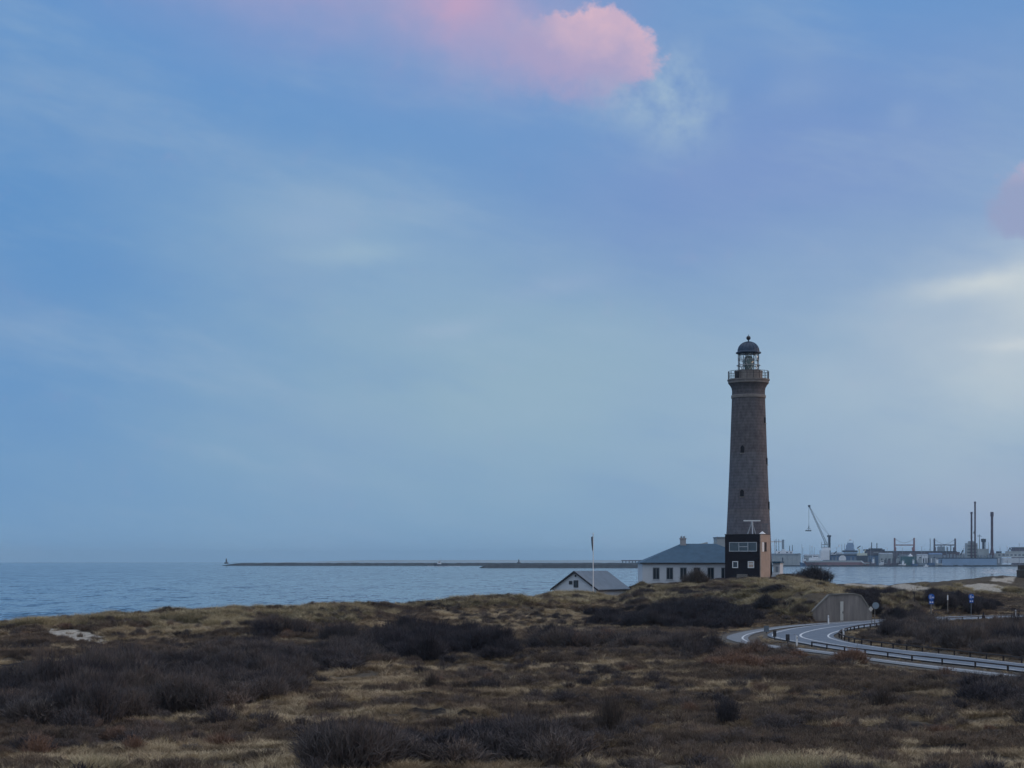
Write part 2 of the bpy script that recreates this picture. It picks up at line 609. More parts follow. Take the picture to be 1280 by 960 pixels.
def ground_z(x, y):
    x, y = np.asarray(x, float).ravel(), np.asarray(y, float).ravel()
    z = np.empty(len(x))
    for i in range(0, len(x), 40000):
        q = np.stack([x[i:i + 40000], y[i:i + 40000]], 1) / _S
        z[i:i + 40000] = tps(((q[:, None] - _p[None]) ** 2).sum(2)) @ _w[:_n] + _w[_n] + q @ _w[_n + 1:]
    z = np.clip(z, -4, 9)
    up = sstep(z, 2.3, 4.0) * (1 - 0.45 * sstep(y, 290, 350))
    far = sstep(y, 45, 70)
    z += ((vnoise(x, y, 3, 16, 3) - 0.5) * (0.7 + 0.9 * up) + (vnoise(x, y, 31, 3.6, 3) - 0.5) * (0.55 + 1.0 * up) + (vnoise(x, y, 41, 1.5, 2) - 0.5) * 0.22) * far * sstep(z, -1, 0.8)
    pd, pdy = peat_dist(x, y)
    rag = 2.2 * sstep(vnoise(x, y, 91, 1.3, 3), 0.32, 0.75)
    z += np.where(pd < 4, rag * (0.13 * np.exp(-(pd / 0.7) ** 2) * sstep(pdy, -0.5, 0.3) - 0.16 * np.exp(-(pd / 0.9) ** 2) * (pdy < 0)), 0)
    # skyline of dunes and mound, bearing by bearing
    q = 640 + F * x / np.maximum(y, 5)
    z += np.interp(q, SKY_P, SKY_DZ) * y / F * sstep(y, 110, 185) * sstep(z, -2, 1.5)
    # no hollows below sea level on the landward side
    z = np.where(y < np.interp(q, [0, 150, 330, 560, 690, 800, 1050, 1280], [150, 170, 195, 225, 260, 330, 330, 390]), np.maximum(z, 1.45 + 0.3 * vnoise(x, y, 77, 4, 2)), z)
    # level bed under road and path
    rd = road_dist(x, y)
    mside = (y > 192) & (q > 955) & (q < 1112)
    k = 1 - np.where(mside, sstep(rd, 0.8, 2.6), sstep(rd, 1.8, 12.0))
    k = np.where((x > BX0 - 0.5) & (x < BX1 + 0.5) & (y > BY + 0.4), 0, k)
    z = z * (1 - k) + (ZR - 0.09) * k
    # level apron in front of the bunker, earth heaped behind its front
    a = (x > BX0 - 0.4) & (x < BX1 + 0.4) & (y < BY + 0.6) & (y > BY - 8)
    z = np.where(a, np.minimum(z, ZR - 0.05), z)
    return z


for _ in range(4):
    _d = np.arange(60, 480, 1.0)
    for _i, (_px, _py) in enumerate(SKYLINE):
        _g = ground_z((_px - 640) * _d / F, _d)
        SKY_DZ[_i] += 0.85 * ((702 + F * (H - _g) / _d)[_g > 0.3].min() - _py)
GX = np.arange(-110, 175.01, 0.55)
GY = np.concatenate([np.arange(-20, 45, 1.5), np.arange(45, 350, 0.5), np.arange(350, 500, 1.5)])
gx, gy = np.meshgrid(GX, GY)
gz = ground_z(gx, gy).reshape(gx.shape)


def zat(x, y):
    """bilinear height of the built ground"""
    x, y = np.asarray(x, float), np.asarray(y, float)
    i = np.clip(np.searchsorted(GX, x) - 1, 0, len(GX) - 2)
    j = np.clip(np.searchsorted(GY, y) - 1, 0, len(GY) - 2)
    tx = np.clip((x - GX[i]) / (GX[i + 1] - GX[i]), 0, 1)
    ty = np.clip((y - GY[j]) / (GY[j + 1] - GY[j]), 0, 1)
    return (gz[j, i] * (1 - tx) + gz[j, i + 1] * tx) * (1 - ty) + (gz[j + 1, i] * (1 - tx) + gz[j + 1, i + 1] * tx) * ty


def at(px, py, d0=45, d1=480):
    """where the sight line of a picture point first meets the ground"""
    d = np.arange(d0, d1, 0.25)
    g = zat((px - 640) * d / F, d)
    hit = np.nonzero(H - (py - 702) * d / F <= g)[0]
    d = d[hit[0]] if len(hit) else d1
    x = XP(px, d)
    return (x, float(d), float(zat(x, d)))


def proj(x, y, z):
    return 640 + F * x / y, 702 + F * (H - z) / y


# ground cover zones (0..1), as real areas of the ground
SAND = [[(44, 790), (66, 786), (100, 786), (114, 795), (142, 804), (130, 810), (98, 805), (72, 798)],
        [(100, 787), (128, 795), (130, 799), (108, 792)],
        [(1056, 728), (1110, 730), (1108, 734), (1058, 733)],
        [(1112, 732), (1130, 729), (1150, 732), (1174, 741), (1160, 744), (1130, 743), (1112, 739)],
        [(1198, 731), (1230, 730), (1260, 736), (1250, 741), (1215, 739)], [(1240, 722.5), (1268, 722), (1266, 727), (1244, 727)]]
GRASS_PALE = [[(530, 762), (620, 752), (740, 765), (760, 782), (690, 792), (640, 790), (560, 778)],  # patches of paler grass, kept free of heather and peat
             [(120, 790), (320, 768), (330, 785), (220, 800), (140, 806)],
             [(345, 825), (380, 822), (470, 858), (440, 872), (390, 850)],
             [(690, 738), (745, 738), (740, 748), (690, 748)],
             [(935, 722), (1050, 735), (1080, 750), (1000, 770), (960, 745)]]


def zones(x, y, z):
    px, py = proj(x, np.maximum(y, 1), z)
    jx = px + ((vnoise(x, y, 51, 5, 3) - 0.5) * 16 + (vnoise(x, y, 61, 1.2, 2) - 0.5) * 14) * np.minimum(1, 150 / np.maximum(y, 1))
    jy = py + (vnoise(x, y, 71, 5, 3) - 0.5) * 6
    sand = np.zeros(len(x))
    for p in SAND:
        sand = np.maximum(sand, in_poly(jx, jy, p).astype(float))
    paler = np.zeros(len(x))
    for p in GRASS_PALE:
        paler = np.maximum(paler, in_poly(jx, jy, p).astype(float))
    beach = 1 - sstep(z, 0.5, 1.1)
    return np.maximum(sand, beach), paler


def heather_map(x, y):
    """long low patches of heather, stretched across the view"""
    a = vnoise(x * 0.55, y * 1.0, 101, 26, 4, 0.6)
    b = vnoise(x * 0.6, y * 1.2, 131, 5, 4, 0.65)
    return 0.38 * a + 0.62 * b


fx, fy, fz = gx.ravel(), gy.ravel(), gz.ravel()
sand_v, paler_v = zones(fx, fy, fz)
heath_v = sstep(heather_map(fx, fy), 0.47, 0.57) * (1 - paler_v)
grav = 1 - sstep(road_dist(fx, fy), 0.5, 1.6)


def peat_map(x, y):
    """thin cuts of bare black peat winding through the heath"""
    a = vnoise(x * 0.45, y * 1.1, 151, 9, 3, 0.55)
    m = vnoise(x, y, 171, 30, 2)
    return sstep(1 - np.abs(a - 0.5) * 2, 0.90, 0.965) * sstep(m, 0.42, 0.55) * (y < 200)


pdv, _ = peat_dist(fx, fy)
peat_v = np.maximum(peat_map(fx, fy), 1 - sstep(pdv + (vnoise(fx, fy, 95, 1.1, 3) - 0.5) * 1.6, 0.35, 0.8)) * (1 - grav) * (1 - paler_v)

nv, nu = gx.shape
idx = np.arange(nv * nu).reshape(nv, nu)
quads = np.stack([idx[:-1, :-1], idx[:-1, 1:], idx[1:, 1:], idx[1:, :-1]], -1).reshape(-1, 4)
me = bpy.data.meshes.new('ground')
me.vertices.add(nv * nu)
me.vertices.foreach_set('co', np.stack([fx, fy, fz], 1).ravel().astype(np.float32))
me.loops.add(quads.size)
me.loops.foreach_set('vertex_index', quads.ravel().astype(np.int32))
me.polygons.add(len(quads))
me.polygons.foreach_set('loop_start', np.arange(0, quads.size, 4, dtype=np.int32))
me.update(calc_edges=True)
me.polygons.foreach_set('use_smooth', np.ones(len(quads), bool))
for nm, arr in (('sand', sand_v), ('heath', heath_v), ('gravel', grav), ('peat', peat_v)):
    at_ = me.attributes.new(nm, 'FLOAT', 'POINT')
    at_.data.foreach_set('value', arr.astype(np.float32))


def ground_material():
    m = bpy.data.materials.new('heath_soil')
    m.use_nodes = True
    t = m.node_tree
    b = t.nodes['Principled BSDF']
    b.inputs['Roughness'].default_value = 0.95
    b.inputs['Specular IOR Level'].default_value = 0.1
    g = t.nodes.new('ShaderNodeNewGeometry')

    def noise(scale, detail=6):
        n = t.nodes.new('ShaderNodeTexNoise')
        n.inputs['Scale'].default_value = scale
        n.inputs['Detail'].default_value = detail
        n.inputs['Roughness'].default_value = 0.7
        t.links.new(g.outputs['Position'], n.inputs['Vector'])
        return n.outputs['Fac']

    def ramp(f, c0, c1, p0=0.35, p1=0.65):
        r = t.nodes.new('ShaderNodeValToRGB')
        r.color_ramp.elements[0].color, r.color_ramp.elements[1].color = (*c0, 1), (*c1, 1)
        r.color_ramp.elements[0].position, r.color_ramp.elements[1].position = p0, p1
        t.links.new(f, r.inputs[0])
        return r.outputs[0]

    def mix(f, a, b_):
        n = t.nodes.new('ShaderNodeMix')
        n.data_type = 'RGBA'
        t.links.new(f, n.inputs[0]), t.links.new(a, n.inputs[6]), t.links.new(b_, n.inputs[7])
        return n.outputs[2]

    def attr(nm):
        a = t.nodes.new('ShaderNodeAttribute')
        a.attribute_name = nm
        return a.outputs['Fac']

    n1, n2 = noise(3.0), noise(0.5)
    grass = ramp(n1, (0.042, 0.034, 0.026), (0.125, 0.10, 0.07))
    heath = ramp(n1, (0.03, 0.024, 0.021), (0.075, 0.056, 0.046))
    sand = ramp(n1, (0.25, 0.22, 0.18), (0.48, 0.435, 0.36))
    gravel = ramp(noise(8.0), (0.07, 0.062, 0.05), (0.17, 0.15, 0.125))
    peat = ramp(n1, (0.012, 0.010, 0.009), (0.035, 0.027, 0.022))
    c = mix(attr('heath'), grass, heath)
    c = mix(attr('peat'), c, peat)
    c = mix(attr('gravel'), c, gravel)
    c = mix(attr('sand'), c, sand)
    t.links.new(c, b.inputs['Base Color'])
    bp = t.nodes.new('ShaderNodeBump')
    bp.inputs['Strength'].default_value = 0.8
    bp.inputs['Distance'].default_value = 0.12
    t.links.new(n1, bp.inputs['Height'])
    t.links.new(bp.outputs[0], b.inputs['Normal'])
    return m


me.materials.append(ground_material())
ground = bpy.data.objects.new('ground', me)
COL.objects.link(ground)
tag(ground, 'rolling coastal heath and dunes of soil and sand', 'ground', kind='structure')

# ------------------------------------------------------------------ sea
sm = bpy.data.materials.new('sea_water')
sm.use_nodes = True
t = sm.node_tree
b = t.nodes['Principled BSDF']
b.inputs['Base Color'].default_value = (0.012, 0.044, 0.072, 1)
b.inputs['Roughness'].default_value = 0.09
b.inputs['IOR'].default_value = 1.33
b.inputs['Specular IOR Level'].default_value = 0.33
g = t.nodes.new('ShaderNodeNewGeometry')
acc = None
for sc_, det, st, amp in ((1.0, 2, (0.045, 0.022, 1), 0.14), (1.0, 4, (0.30, 0.075, 1), 0.42), (1.0, 3, (1.3, 0.4, 1), 0.42)):
    mp = t.nodes.new('ShaderNodeMapping')
    mp.inputs['Scale'].default_value = st
    t.links.new(g.outputs['Position'], mp.inputs[0])
    n = t.nodes.new('ShaderNodeTexNoise')
    n.inputs['Scale'].default_value = sc_
    n.inputs['Detail'].default_value = det
    n.inputs['Roughness'].default_value = 0.6
    t.links.new(mp.outputs[0], n.inputs['Vector'])
    v1 = t.nodes.new('ShaderNodeVectorMath')
    v1.operation = 'SUBTRACT'
    t.links.new(n.outputs['Color'], v1.inputs[0])
    v1.inputs[1].default_value = (0.5, 0.5, 0.5)
    v2 = t.nodes.new('ShaderNodeVectorMath')
    v2.operation = 'MULTIPLY'
    t.links.new(v1.outputs[0], v2.inputs[0])
    v2.inputs[1].default_value = (2 * amp, 2 * amp, 0)
    if acc is None:
        acc = v2.outputs[0]
    else:
        ad = t.nodes.new('ShaderNodeVectorMath')
        t.links.new(acc, ad.inputs[0])
        t.links.new(v2.outputs[0], ad.inputs[1])
        acc = ad.outputs[0]
ad = t.nodes.new('ShaderNodeVectorMath')       # wave faces: the upright normal tipped by the chop
t.links.new(acc, ad.inputs[0])
ad.inputs[1].default_value = (0, 0, 1)
nm_ = t.nodes.new('ShaderNodeVectorMath')
nm_.operation = 'NORMALIZE'
t.links.new(ad.outputs[0], nm_.inputs[0])
t.links.new(nm_.outputs[0], b.inputs['Normal'])
sea = MB().add([(-26000, -900, 0), (26000, -900, 0), (26000, 24000, 0), (-26000, 24000, 0)], [(0, 1, 2, 3)]).build('sea', sm)
tag(sea, 'rippled blue grey sea reaching the horizon', 'sea', kind='structure')

# ------------------------------------------------------------------ materials
asphalt = mat('asphalt', (0.11, 0.122, 0.138), 0.55, 0.38, 0.5, 0.15, spec=0.5)
path_asphalt = mat('path_asphalt', (0.16, 0.165, 0.165), 0.65, 0.2, 1.5, 0.15, spec=0.5)
white_paint = mat('road_paint', (0.68, 0.68, 0.66), 0.6, 0.45, 1.6)
granite = mat('lighthouse_masonry', (0.185, 0.165, 0.16), 0.85, 0.3, 0.5, 0.2)
pale_stone = mat('pale_stone', (0.235, 0.21, 0.19), 0.85, 0.25, 1.0)
lead = mat('lead_sheet', (0.045, 0.068, 0.105), 0.5, 0.3, 1.0, metal=0.2)
dark_iron = mat('dark_iron', (0.045, 0.042, 0.045), 0.6, 0.3, 3)
dark_open = mat('dark_recess', (0.018, 0.018, 0.022), 0.8, 0.3, 3)
white_wall = mat('whitewash', (0.60, 0.63, 0.65), 0.8, 0.08, 1.2)
slate = mat('grey_blue_roofing', (0.05, 0.108, 0.165), 0.7, 0.2, 0.9)
pale_roof = mat('pale_fibre_roofing', (0.17, 0.205, 0.24), 0.8, 0.2, 0.8)
white_wood = mat('white_painted_wood', (0.75, 0.75, 0.73), 0.6, 0.08, 2)
black_boards = mat('black_tarred_boards', (0.014, 0.011, 0.016), 0.7, 0.5, 3, 0.3, stretch=(0.4, 0.4, 6))
tan_render = mat('tan_render', (0.41, 0.315, 0.25), 0.85, 0.15, 1.0)
concrete = mat('stained_concrete', (0.235, 0.208, 0.188), 0.9, 0.36, 1.1, 0.2, stretch=(1.6, 1, 0.18))
coping = mat('coping_concrete', (0.20, 0.185, 0.16), 0.9, 0.3, 2)
pale_door = mat('pale_door', (0.52, 0.50, 0.45), 0.7, 0.15, 2)
tarred_wood = mat('weathered_dark_wood', (0.055, 0.044, 0.04), 0.85, 0.4, 4)
grey_wood = mat('grey_wood', (0.20, 0.18, 0.155), 0.85, 0.3, 3)
sign_blue = mat('sign_blue', (0.02, 0.11, 0.42), 0.45, 0.1, 2)
sign_back = mat('sign_back_grey', (0.13, 0.15, 0.17), 0.6, 0.15, 3)
pennant_m = mat('dark_pennant_cloth', (0.02, 0.025, 0.05), 0.9, 0.2, 2)
far_white = mat('ship_white', (0.82, 0.84, 0.85), 0.6, 0.15, 0.1)
far_grey = mat('ship_grey', (0.26, 0.30, 0.34), 0.7, 0.25, 0.1)
far_dark = mat('ship_dark', (0.055, 0.06, 0.08), 0.7, 0.3, 0.1)
far_blue = mat('ship_blue', (0.10, 0.17, 0.30), 0.6, 0.2, 0.1)
far_pale_blue = mat('barge_blue_grey', (0.27, 0.38, 0.52), 0.6, 0.12, 0.08)
far_red = mat('ship_red_brown', (0.30, 0.165, 0.165), 0.7, 0.25, 0.1)
far_purple = mat('hull_purple_brown', (0.145, 0.118, 0.14), 0.75, 0.25, 0.1)
far_hall = mat('hall_grey_green', (0.40, 0.43, 0.43), 0.8, 0.25, 0.05)
far_teal = mat('boat_teal', (0.05, 0.13, 0.14), 0.6, 0.2, 0.1)
rubble = mat('breakwater_rubble', (0.075, 0.08, 0.085), 0.9, 0.4, 0.15)
foam = mat('sea_foam', (0.75, 0.78, 0.80), 0.9, 0.1, 0.3)


def glass_mat(name, col=(0.03, 0.04, 0.05), rough=0.08):
    m = bpy.data.materials.new(name)
    m.use_nodes = True
    b_ = m.node_tree.nodes['Principled BSDF']
    b_.inputs['Base Color'].default_value = (*col, 1)
    b_.inputs['Roughness'].default_value = rough
    return m


pane_m = glass_mat('window_glass')
clear_glass = bpy.data.materials.new('lantern_glass')
clear_glass.use_nodes = True
t = clear_glass.node_tree
b = t.nodes['Principled BSDF']
tr = t.nodes.new('ShaderNodeBsdfTransparent')
mx = t.nodes.new('ShaderNodeMixShader')
b.inputs['Roughness'].default_value = 0.05
b.inputs['Base Color'].default_value = (0.6, 0.65, 0.65, 1)
mx.inputs[0].default_value = 0.10
t.links.new(tr.outputs[0], mx.inputs[1])
t.links.new(b.outputs[0], mx.inputs[2])
t.links.new(mx.outputs[0], t.nodes['Material Output'].inputs[0])
lens_m = glass_mat('lens_green_glass', (0.10, 0.16, 0.14), 0.12)

# ------------------------------------------------------------------ road, path, markings


def strip(a, b_, t0, t1, z, i0=0, i1=None):
    q0 = (a * (1 - t0) + b_ * t0)[i0:i1]
    q1 = (a * (1 - t1) + b_ * t1)[i0:i1]
    n = len(q0)
    vs = [(x, y, z) for x, y in q0] + [(x, y, z) for x, y in q1]
    return MB().add(vs, [(i, n + i, n + i + 1, i + 1) for i in range(n - 1)])


tag(strip(r_out, r_in, -0.05, 1.05, ZR).build('road', asphalt), 'grey asphalt road bending sharply round the heath', 'road', kind='structure')
for t0, t1, nm in ((0.025, 0.055, 'outer'), (0.945, 0.975, 'inner'), (0.482, 0.518, 'centre')):
    tag(strip(r_out, r_in, t0, t1, ZR + 0.005).build('road_marking', white_paint), 'white painted %s line of the bending road' % nm, 'road marking', kind='structure')
tag(strip(p_out, p_in, 0, 1, ZR - 0.03).build('cycle_path', path_asphalt), 'pale narrow cycle path looping outside the road bend', 'path', kind='structure')
tag(strip(p_out, p_in, 0.70, 0.78, ZR - 0.025).build('path_marking', white_paint), 'white painted line along the cycle path', 'path marking', kind='structure')


def guard_rail(pts, spacing, label, h=0.44):
    L = smooth_line(pts, 400)
    s = np.concatenate([[0], np.cumsum(np.linalg.norm(np.diff(L, axis=0), axis=1))])
    n = max(2, int(s[-1] / spacing) + 1)
    q = np.linspace(0, s[-1], n)
    P = np.stack([np.interp(q, s, L[:, 0]), np.interp(q, s, L[:, 1])], 1)
    z = zat(P[:, 0], P[:, 1])
    root = empty('guard_rail', (P[0, 0], P[0, 1], z[0]), 0, label, 'guard rail', 'low wooden guard rails along the road')
    o = np.array([P[0, 0], P[0, 1], z[0]])
    m = MB()
    for i in range(n - 1):
        a = np.array([P[i, 0], P[i, 1], z[i] + h]) - o
        b_ = np.array([P[i + 1, 0], P[i + 1, 1], z[i + 1] + h]) - o
        dd = (b_ - a)
        rz = math.atan2(dd[1], dd[0])
        L_ = math.hypot(dd[0], dd[1])
        nx, ny = -math.sin(rz) * 0.05, math.cos(rz) * 0.05
        vs = []
        for e in (a, b_):
            for sx_, sz_ in ((1, -0.045), (-1, -0.045), (-1, 0.045), (1, 0.045)):
                vs.append((e[0] + nx * sx_, e[1] + ny * sx_, e[2] + sz_))
        m.add(vs, [(0, 1, 2, 3), (7, 6, 5, 4), (0, 4, 5, 1), (1, 5, 6, 2), (2, 6, 7, 3), (3, 7, 4, 0)])
    m.build('rail', tarred_wood, root)
    for i in range(n):
        pm = MB().box((0, 0, (h + 0.02) / 2 - 0.2), (0.11, 0.11, h + 0.42), random.uniform(-0.2, 0.2))
        pm.build('post', tarred_wood, root, loc=(P[i, 0] - o[0], P[i, 1] - o[1], z[i] - o[2]))
    return root


def off(line_a, line_b, t):
    return line_a * (1 - t) + line_b * t


outer_line = off(r_out, r_in, -0.16)
inner_line = off(r_out, r_in, 1.14)
yo = int(np.argmin(np.abs(proj(outer_line[:, 0], outer_line[:, 1], 2)[0] - 1012) + 1000 * (np.arange(NR) > 100)))
guard_rail([tuple(q) for q in outer_line[2:yo:4]], 4.0, 'long dark wooden guard rail on the heath side of the road')
tip = int(np.argmin(proj(inner_line[:, 0], inner_line[:, 1], 2)[0]))
endi = int(np.argmin(np.abs(proj(inner_line[:, 0], inner_line[:, 1], 2)[0] - 1106) + 1000 * (np.arange(NR) < tip)))
guard_rail([tuple(q) for q in inner_line[2:endi:4]], 2.6, 'dark wooden guard rail curving round the scrub inside the bend')
st = int(np.argmin(np.abs(proj(inner_line[:, 0], inner_line[:, 1], 2)[0] - 1182) + 1000 * (np.arange(NR) < tip)))
guard_rail([tuple(q) for q in inner_line[st::4]], 3.6, 'far dark wooden guard rail near the two blue signs')

# ------------------------------------------------------------------ lighthouse
LD = 337.0
lx, ly = XP(935.6, LD), LD
LS = LD / F
root = empty('lighthouse', (lx, ly, ZP(722, LD)), 0, 'tall grey round lighthouse tower with domed lantern on the grassy mound', 'lighthouse')
ZB = ZP(722, LD)


def lz(py):
    return ZP(py, LD) - ZB


def masonry():
    m = bpy.data.materials.new('tower_masonry')
    m.use_nodes = True
    t = m.node_tree
    b_ = t.nodes['Principled BSDF']
    b_.inputs['Roughness'].default_value = 0.9
    b_.inputs['Specular IOR Level'].default_value = 0.2
    c = t.nodes.new('ShaderNodeTexCoord')
    s_ = t.nodes.new('ShaderNodeSeparateXYZ')
    t.links.new(c.outputs['Object'], s_.inputs[0])

    def noise(scale, stretch):
        mp = t.nodes.new('ShaderNodeMapping')
        mp.inputs['Scale'].default_value = stretch
        t.links.new(c.outputs['Object'], mp.inputs[0])
        n = t.nodes.new('ShaderNodeTexNoise')
        n.inputs['Scale'].default_value = scale
        n.inputs['Detail'].default_value = 7
        n.inputs['Roughness'].default_value = 0.7
        t.links.new(mp.outputs[0], n.inputs['Vector'])
        return n.outputs['Fac']

    # stone courses differ by building season: height bands
    r = t.nodes.new('ShaderNodeValToRGB')
    r.color_ramp.interpolation = 'LINEAR'
    dv = t.nodes.new('ShaderNodeMath')
    dv.operation = 'DIVIDE'
    t.links.new(s_.outputs[2], dv.inputs[0])
    dv.inputs[1].default_value = lz(498)
    t.links.new(dv.outputs[0], r.inputs[0])
    e = r.color_ramp.elements
    cols = [(0.0, (0.143, 0.137, 0.149)), (0.30, (0.152, 0.147, 0.160)), (0.375, (0.166, 0.152, 0.154)), (0.385, (0.133, 0.127, 0.139)), (0.49, (0.152, 0.142, 0.149)),
            (0.50, (0.138, 0.137, 0.149)), (0.69, (0.147, 0.142, 0.149)), (0.70, (0.133, 0.122, 0.124)), (0.88, (0.138, 0.127, 0.129)), (1.0, (0.133, 0.122, 0.124))]
    e[0].position, e[0].color = cols[0][0], (*cols[0][1], 1)
    e[1].position, e[1].color = 1.0, (*cols[-1][1], 1)
    for p_, cc in cols[1:-1]:
        q = e.new(p_)
        q.color = (*cc, 1)
    rr = t.nodes.new('ShaderNodeMix')
    rr.data_type = 'RGBA'
    rr.blend_type = 'MULTIPLY'
    rr.inputs[0].default_value = 1.0
    t.links.new(r.outputs[0], rr.inputs[6])
    r2 = t.nodes.new('ShaderNodeValToRGB')
    r2.color_ramp.elements[0].color = (0.62, 0.61, 0.62, 1)
    r2.color_ramp.elements[1].color = (1.24, 1.23, 1.23, 1)
    r2.color_ramp.elements[0].position, r2.color_ramp.elements[1].position = 0.3, 0.7
    t.links.new(noise(1.6, (1, 1, 0.5)), r2.inputs[0])
    t.links.new(r2.outputs[0], rr.inputs[7])
    # courses
    w = t.nodes.new('ShaderNodeTexWave')
    w.bands_direction = 'Z'
    w.inputs['Scale'].default_value = 0.55
    w.inputs['Distortion'].default_value = 0.6
    w.inputs['Detail'].default_value = 2
    t.links.new(c.outputs['Object'], w.inputs['Vector'])
    r3 = t.nodes.new('ShaderNodeValToRGB')
    r3.color_ramp.elements[0].color = (0.90, 0.90, 0.90, 1)
    r3.color_ramp.elements[1].color = (1.04, 1.04, 1.04, 1)
    t.links.new(w.outputs['Fac'], r3.inputs[0])
    r4 = t.nodes.new('ShaderNodeMix')
    r4.data_type = 'RGBA'
    r4.blend_type = 'MULTIPLY'
    r4.inputs[0].default_value = 1.0
    t.links.new(rr.outputs[2], r4.inputs[6])
    t.links.new(r3.outputs[0], r4.inputs[7])
    # pale lime runs in a few places
    r5 = t.nodes.new('ShaderNodeValToRGB')
    r5.color_ramp.elements[0].position, r5.color_ramp.elements[1].position = 0.70, 0.80
    t.links.new(noise(0.9, (1.4, 1.4, 0.5)), r5.inputs[0])
    r6 = t.nodes.new('ShaderNodeMix')
    r6.data_type = 'RGBA'
    ml = t.nodes.new('ShaderNodeMath')
    ml.operation = 'MULTIPLY'
    ml.inputs[1].default_value = 0.5
    t.links.new(r5.outputs[0], ml.inputs[0])
    t.links.new(ml.outputs[0], r6.inputs[0])
    t.links.new(r4.outputs[2], r6.inputs[6])
    r6.inputs[7].default_value = (0.32, 0.29, 0.26, 1)
    t.links.new(r6.outputs[2], b_.inputs['Base Color'])
    bp = t.nodes.new('ShaderNodeBump')
    bp.inputs['Strength'].default_value = 0.35
    bp.inputs['Distance'].default_value = 0.08
    t.links.new(noise(2.5, (1, 1, 1)), bp.inputs['Height'])
    t.links.new(bp.outputs[0], b_.inputs['Normal'])
    return m


tower_m = masonry()
SH = [(735, 30.6), (720, 29.8), (700, 28.8), (668, 27.5), (640, 26.1), (620, 25.2), (590, 23.95), (560, 22.85), (530, 21.8), (505, 20.9), (498, 20.7)]


def shaft_r(py):
    a = sorted(SH)
    return float(np.interp(py, [q[0] for q in a], [q[1] for q in a])) * LS


tower = MB().lathe([(shaft_r(y), lz(y)) for y, _ in SH], n=64).build('tower', tower_m, root, smooth=True)
capital = MB().lathe([(20.6 * LS, lz(495.5)), (20.5 * LS, lz(489)), (21.2 * LS, lz(485)), (23.0 * LS, lz(482)), (24.4 * LS, lz(480.2))], n=64)
capital.build('capital', tower_m, root, smooth=True)
MB().lathe([(21.0 * LS, lz(498.2)), (21.6 * LS, lz(497.6)), (21.6 * LS, lz(494.6)), (20.9 * LS, lz(494)), (20.7 * LS, lz(494))], n=64).build('string_course', pale_stone, root)
MB().lathe([(24.5 * LS, lz(480)), (25.3 * LS, lz(479.4)), (25.4 * LS, lz(476.6)), (26.3 * LS, lz(476.2)), (26.4 * LS, lz(474.6)), (17.5 * LS, lz(474.4))], n=64).build('gallery', pale_stone, root)
lw = MB().lathe([(17.6 * LS, lz(474.3)), (17.6 * LS, lz(465.2)), (18.0 * LS, lz(464.9)), (18.0 * LS, lz(464)), (12.0 * LS, lz(463.9))], n=24).build('lantern_base', pale_stone, root)
MB().box((-14.8 * LS, -10.6 * LS, lz(469.8)), (4.2 * LS, 0.5, 8.6 * LS), R(-52)).build('door', dark_iron, lw)
# gallery railing: a top rail, two lower rails, posts
railing = None
for zz in (lz(464.6), lz(468), lz(471.2)):
    gr = MB()
    n = 40
    rr_ = 25.2 * LS
    for i in range(n):
        a0, a1 = 2 * math.pi * i / n, 2 * math.pi * (i + 1) / n
        gr.cyl((rr_ * math.cos(a0), rr_ * math.sin(a0), zz), (rr_ * math.cos(a1), rr_ * math.sin(a1), zz), 0.045 if railing is None else 0.025, n=5)
    if railing is None:
        railing = gr.build('railing', dark_iron, root)
    else:
        gr.build('rail', dark_iron, railing)
for i in range(20):
    a0 = 2 * math.pi * (i + 0.35) / 20
    MB().cyl((0, 0, 0), (0, 0, lz(464.4) - lz(474.6)), 0.06, n=6).build('post', dark_iron, railing, loc=(25.2 * LS * math.cos(a0), 25.2 * LS * math.sin(a0), lz(474.6)))
# lantern: glazing with slanting astragals, the lens inside, dome and ball
gl = MB().lathe([(12.9 * LS, lz(463.8)), (12.9 * LS, lz(442))], n=16, closed=False).build('lantern_glass', clear_glass, root, smooth=True)
bars = MB()
nb = 8
bar_paint = mat('pale_bar_paint', (0.36, 0.37, 0.37), 0.6, 0.15, 2)
rl = 13.0 * LS
for i in range(nb):
    for s_ in (1, -1):
        prevp = None
        for k in range(5):
            a0 = 2 * math.pi * (i + s_ * k * 0.25) / nb
            p_ = (rl * math.cos(a0), rl * math.sin(a0), lz(463.8) + (lz(442) - lz(463.8)) * k / 4)
            if prevp:
                bars.cyl(prevp, p_, 0.045, n=5)
            prevp = p_
for zz, rr_ in ((lz(457), 14.6), (lz(463.6), 13.3), (lz(450), 13.1)):
    for i in range(24):
        a0, a1 = 2 * math.pi * i / 24, 2 * math.pi * (i + 1) / 24
        bars.cyl((rr_ * LS * math.cos(a0), rr_ * LS * math.sin(a0), zz), (rr_ * LS * math.cos(a1), rr_ * LS * math.sin(a1), zz), 0.07 if rr_ > 14 else 0.06, n=5)
bars.build('glazing_bars', bar_paint, root)
for i in range(8):
    a0 = 2 * math.pi * (i + 0.5) / 8
    MB().cyl((0, 0, lz(463.8)), (0, 0, lz(441.9)), 0.075, n=6).build('mullion', dark_iron, root, loc=(rl * math.cos(a0), rl * math.sin(a0), 0))
ld = [(5.0, 463.5), (5.2, 459), (6.2, 457), (6.3, 452), (5.6, 448.5), (4.2, 446.2), (2.2, 444.8), (0.3, 444.4)]
MB().lathe([(r_ * LS, lz(y)) for r_, y in ld], n=24).build('lens', lens_m, root, smooth=True)
dm = [(13.2, 442.6), (15.6, 441.8), (15.8, 440.6), (14.0, 439.6)]
for k in range(9):
    a0 = R(90) * k / 8.6
    dm.append((13.4 * math.cos(a0) + 0.0, 439.2 - 12.0 * math.sin(a0)))
dm.append((0.9, 427.0)), dm.append((0.8, 425))
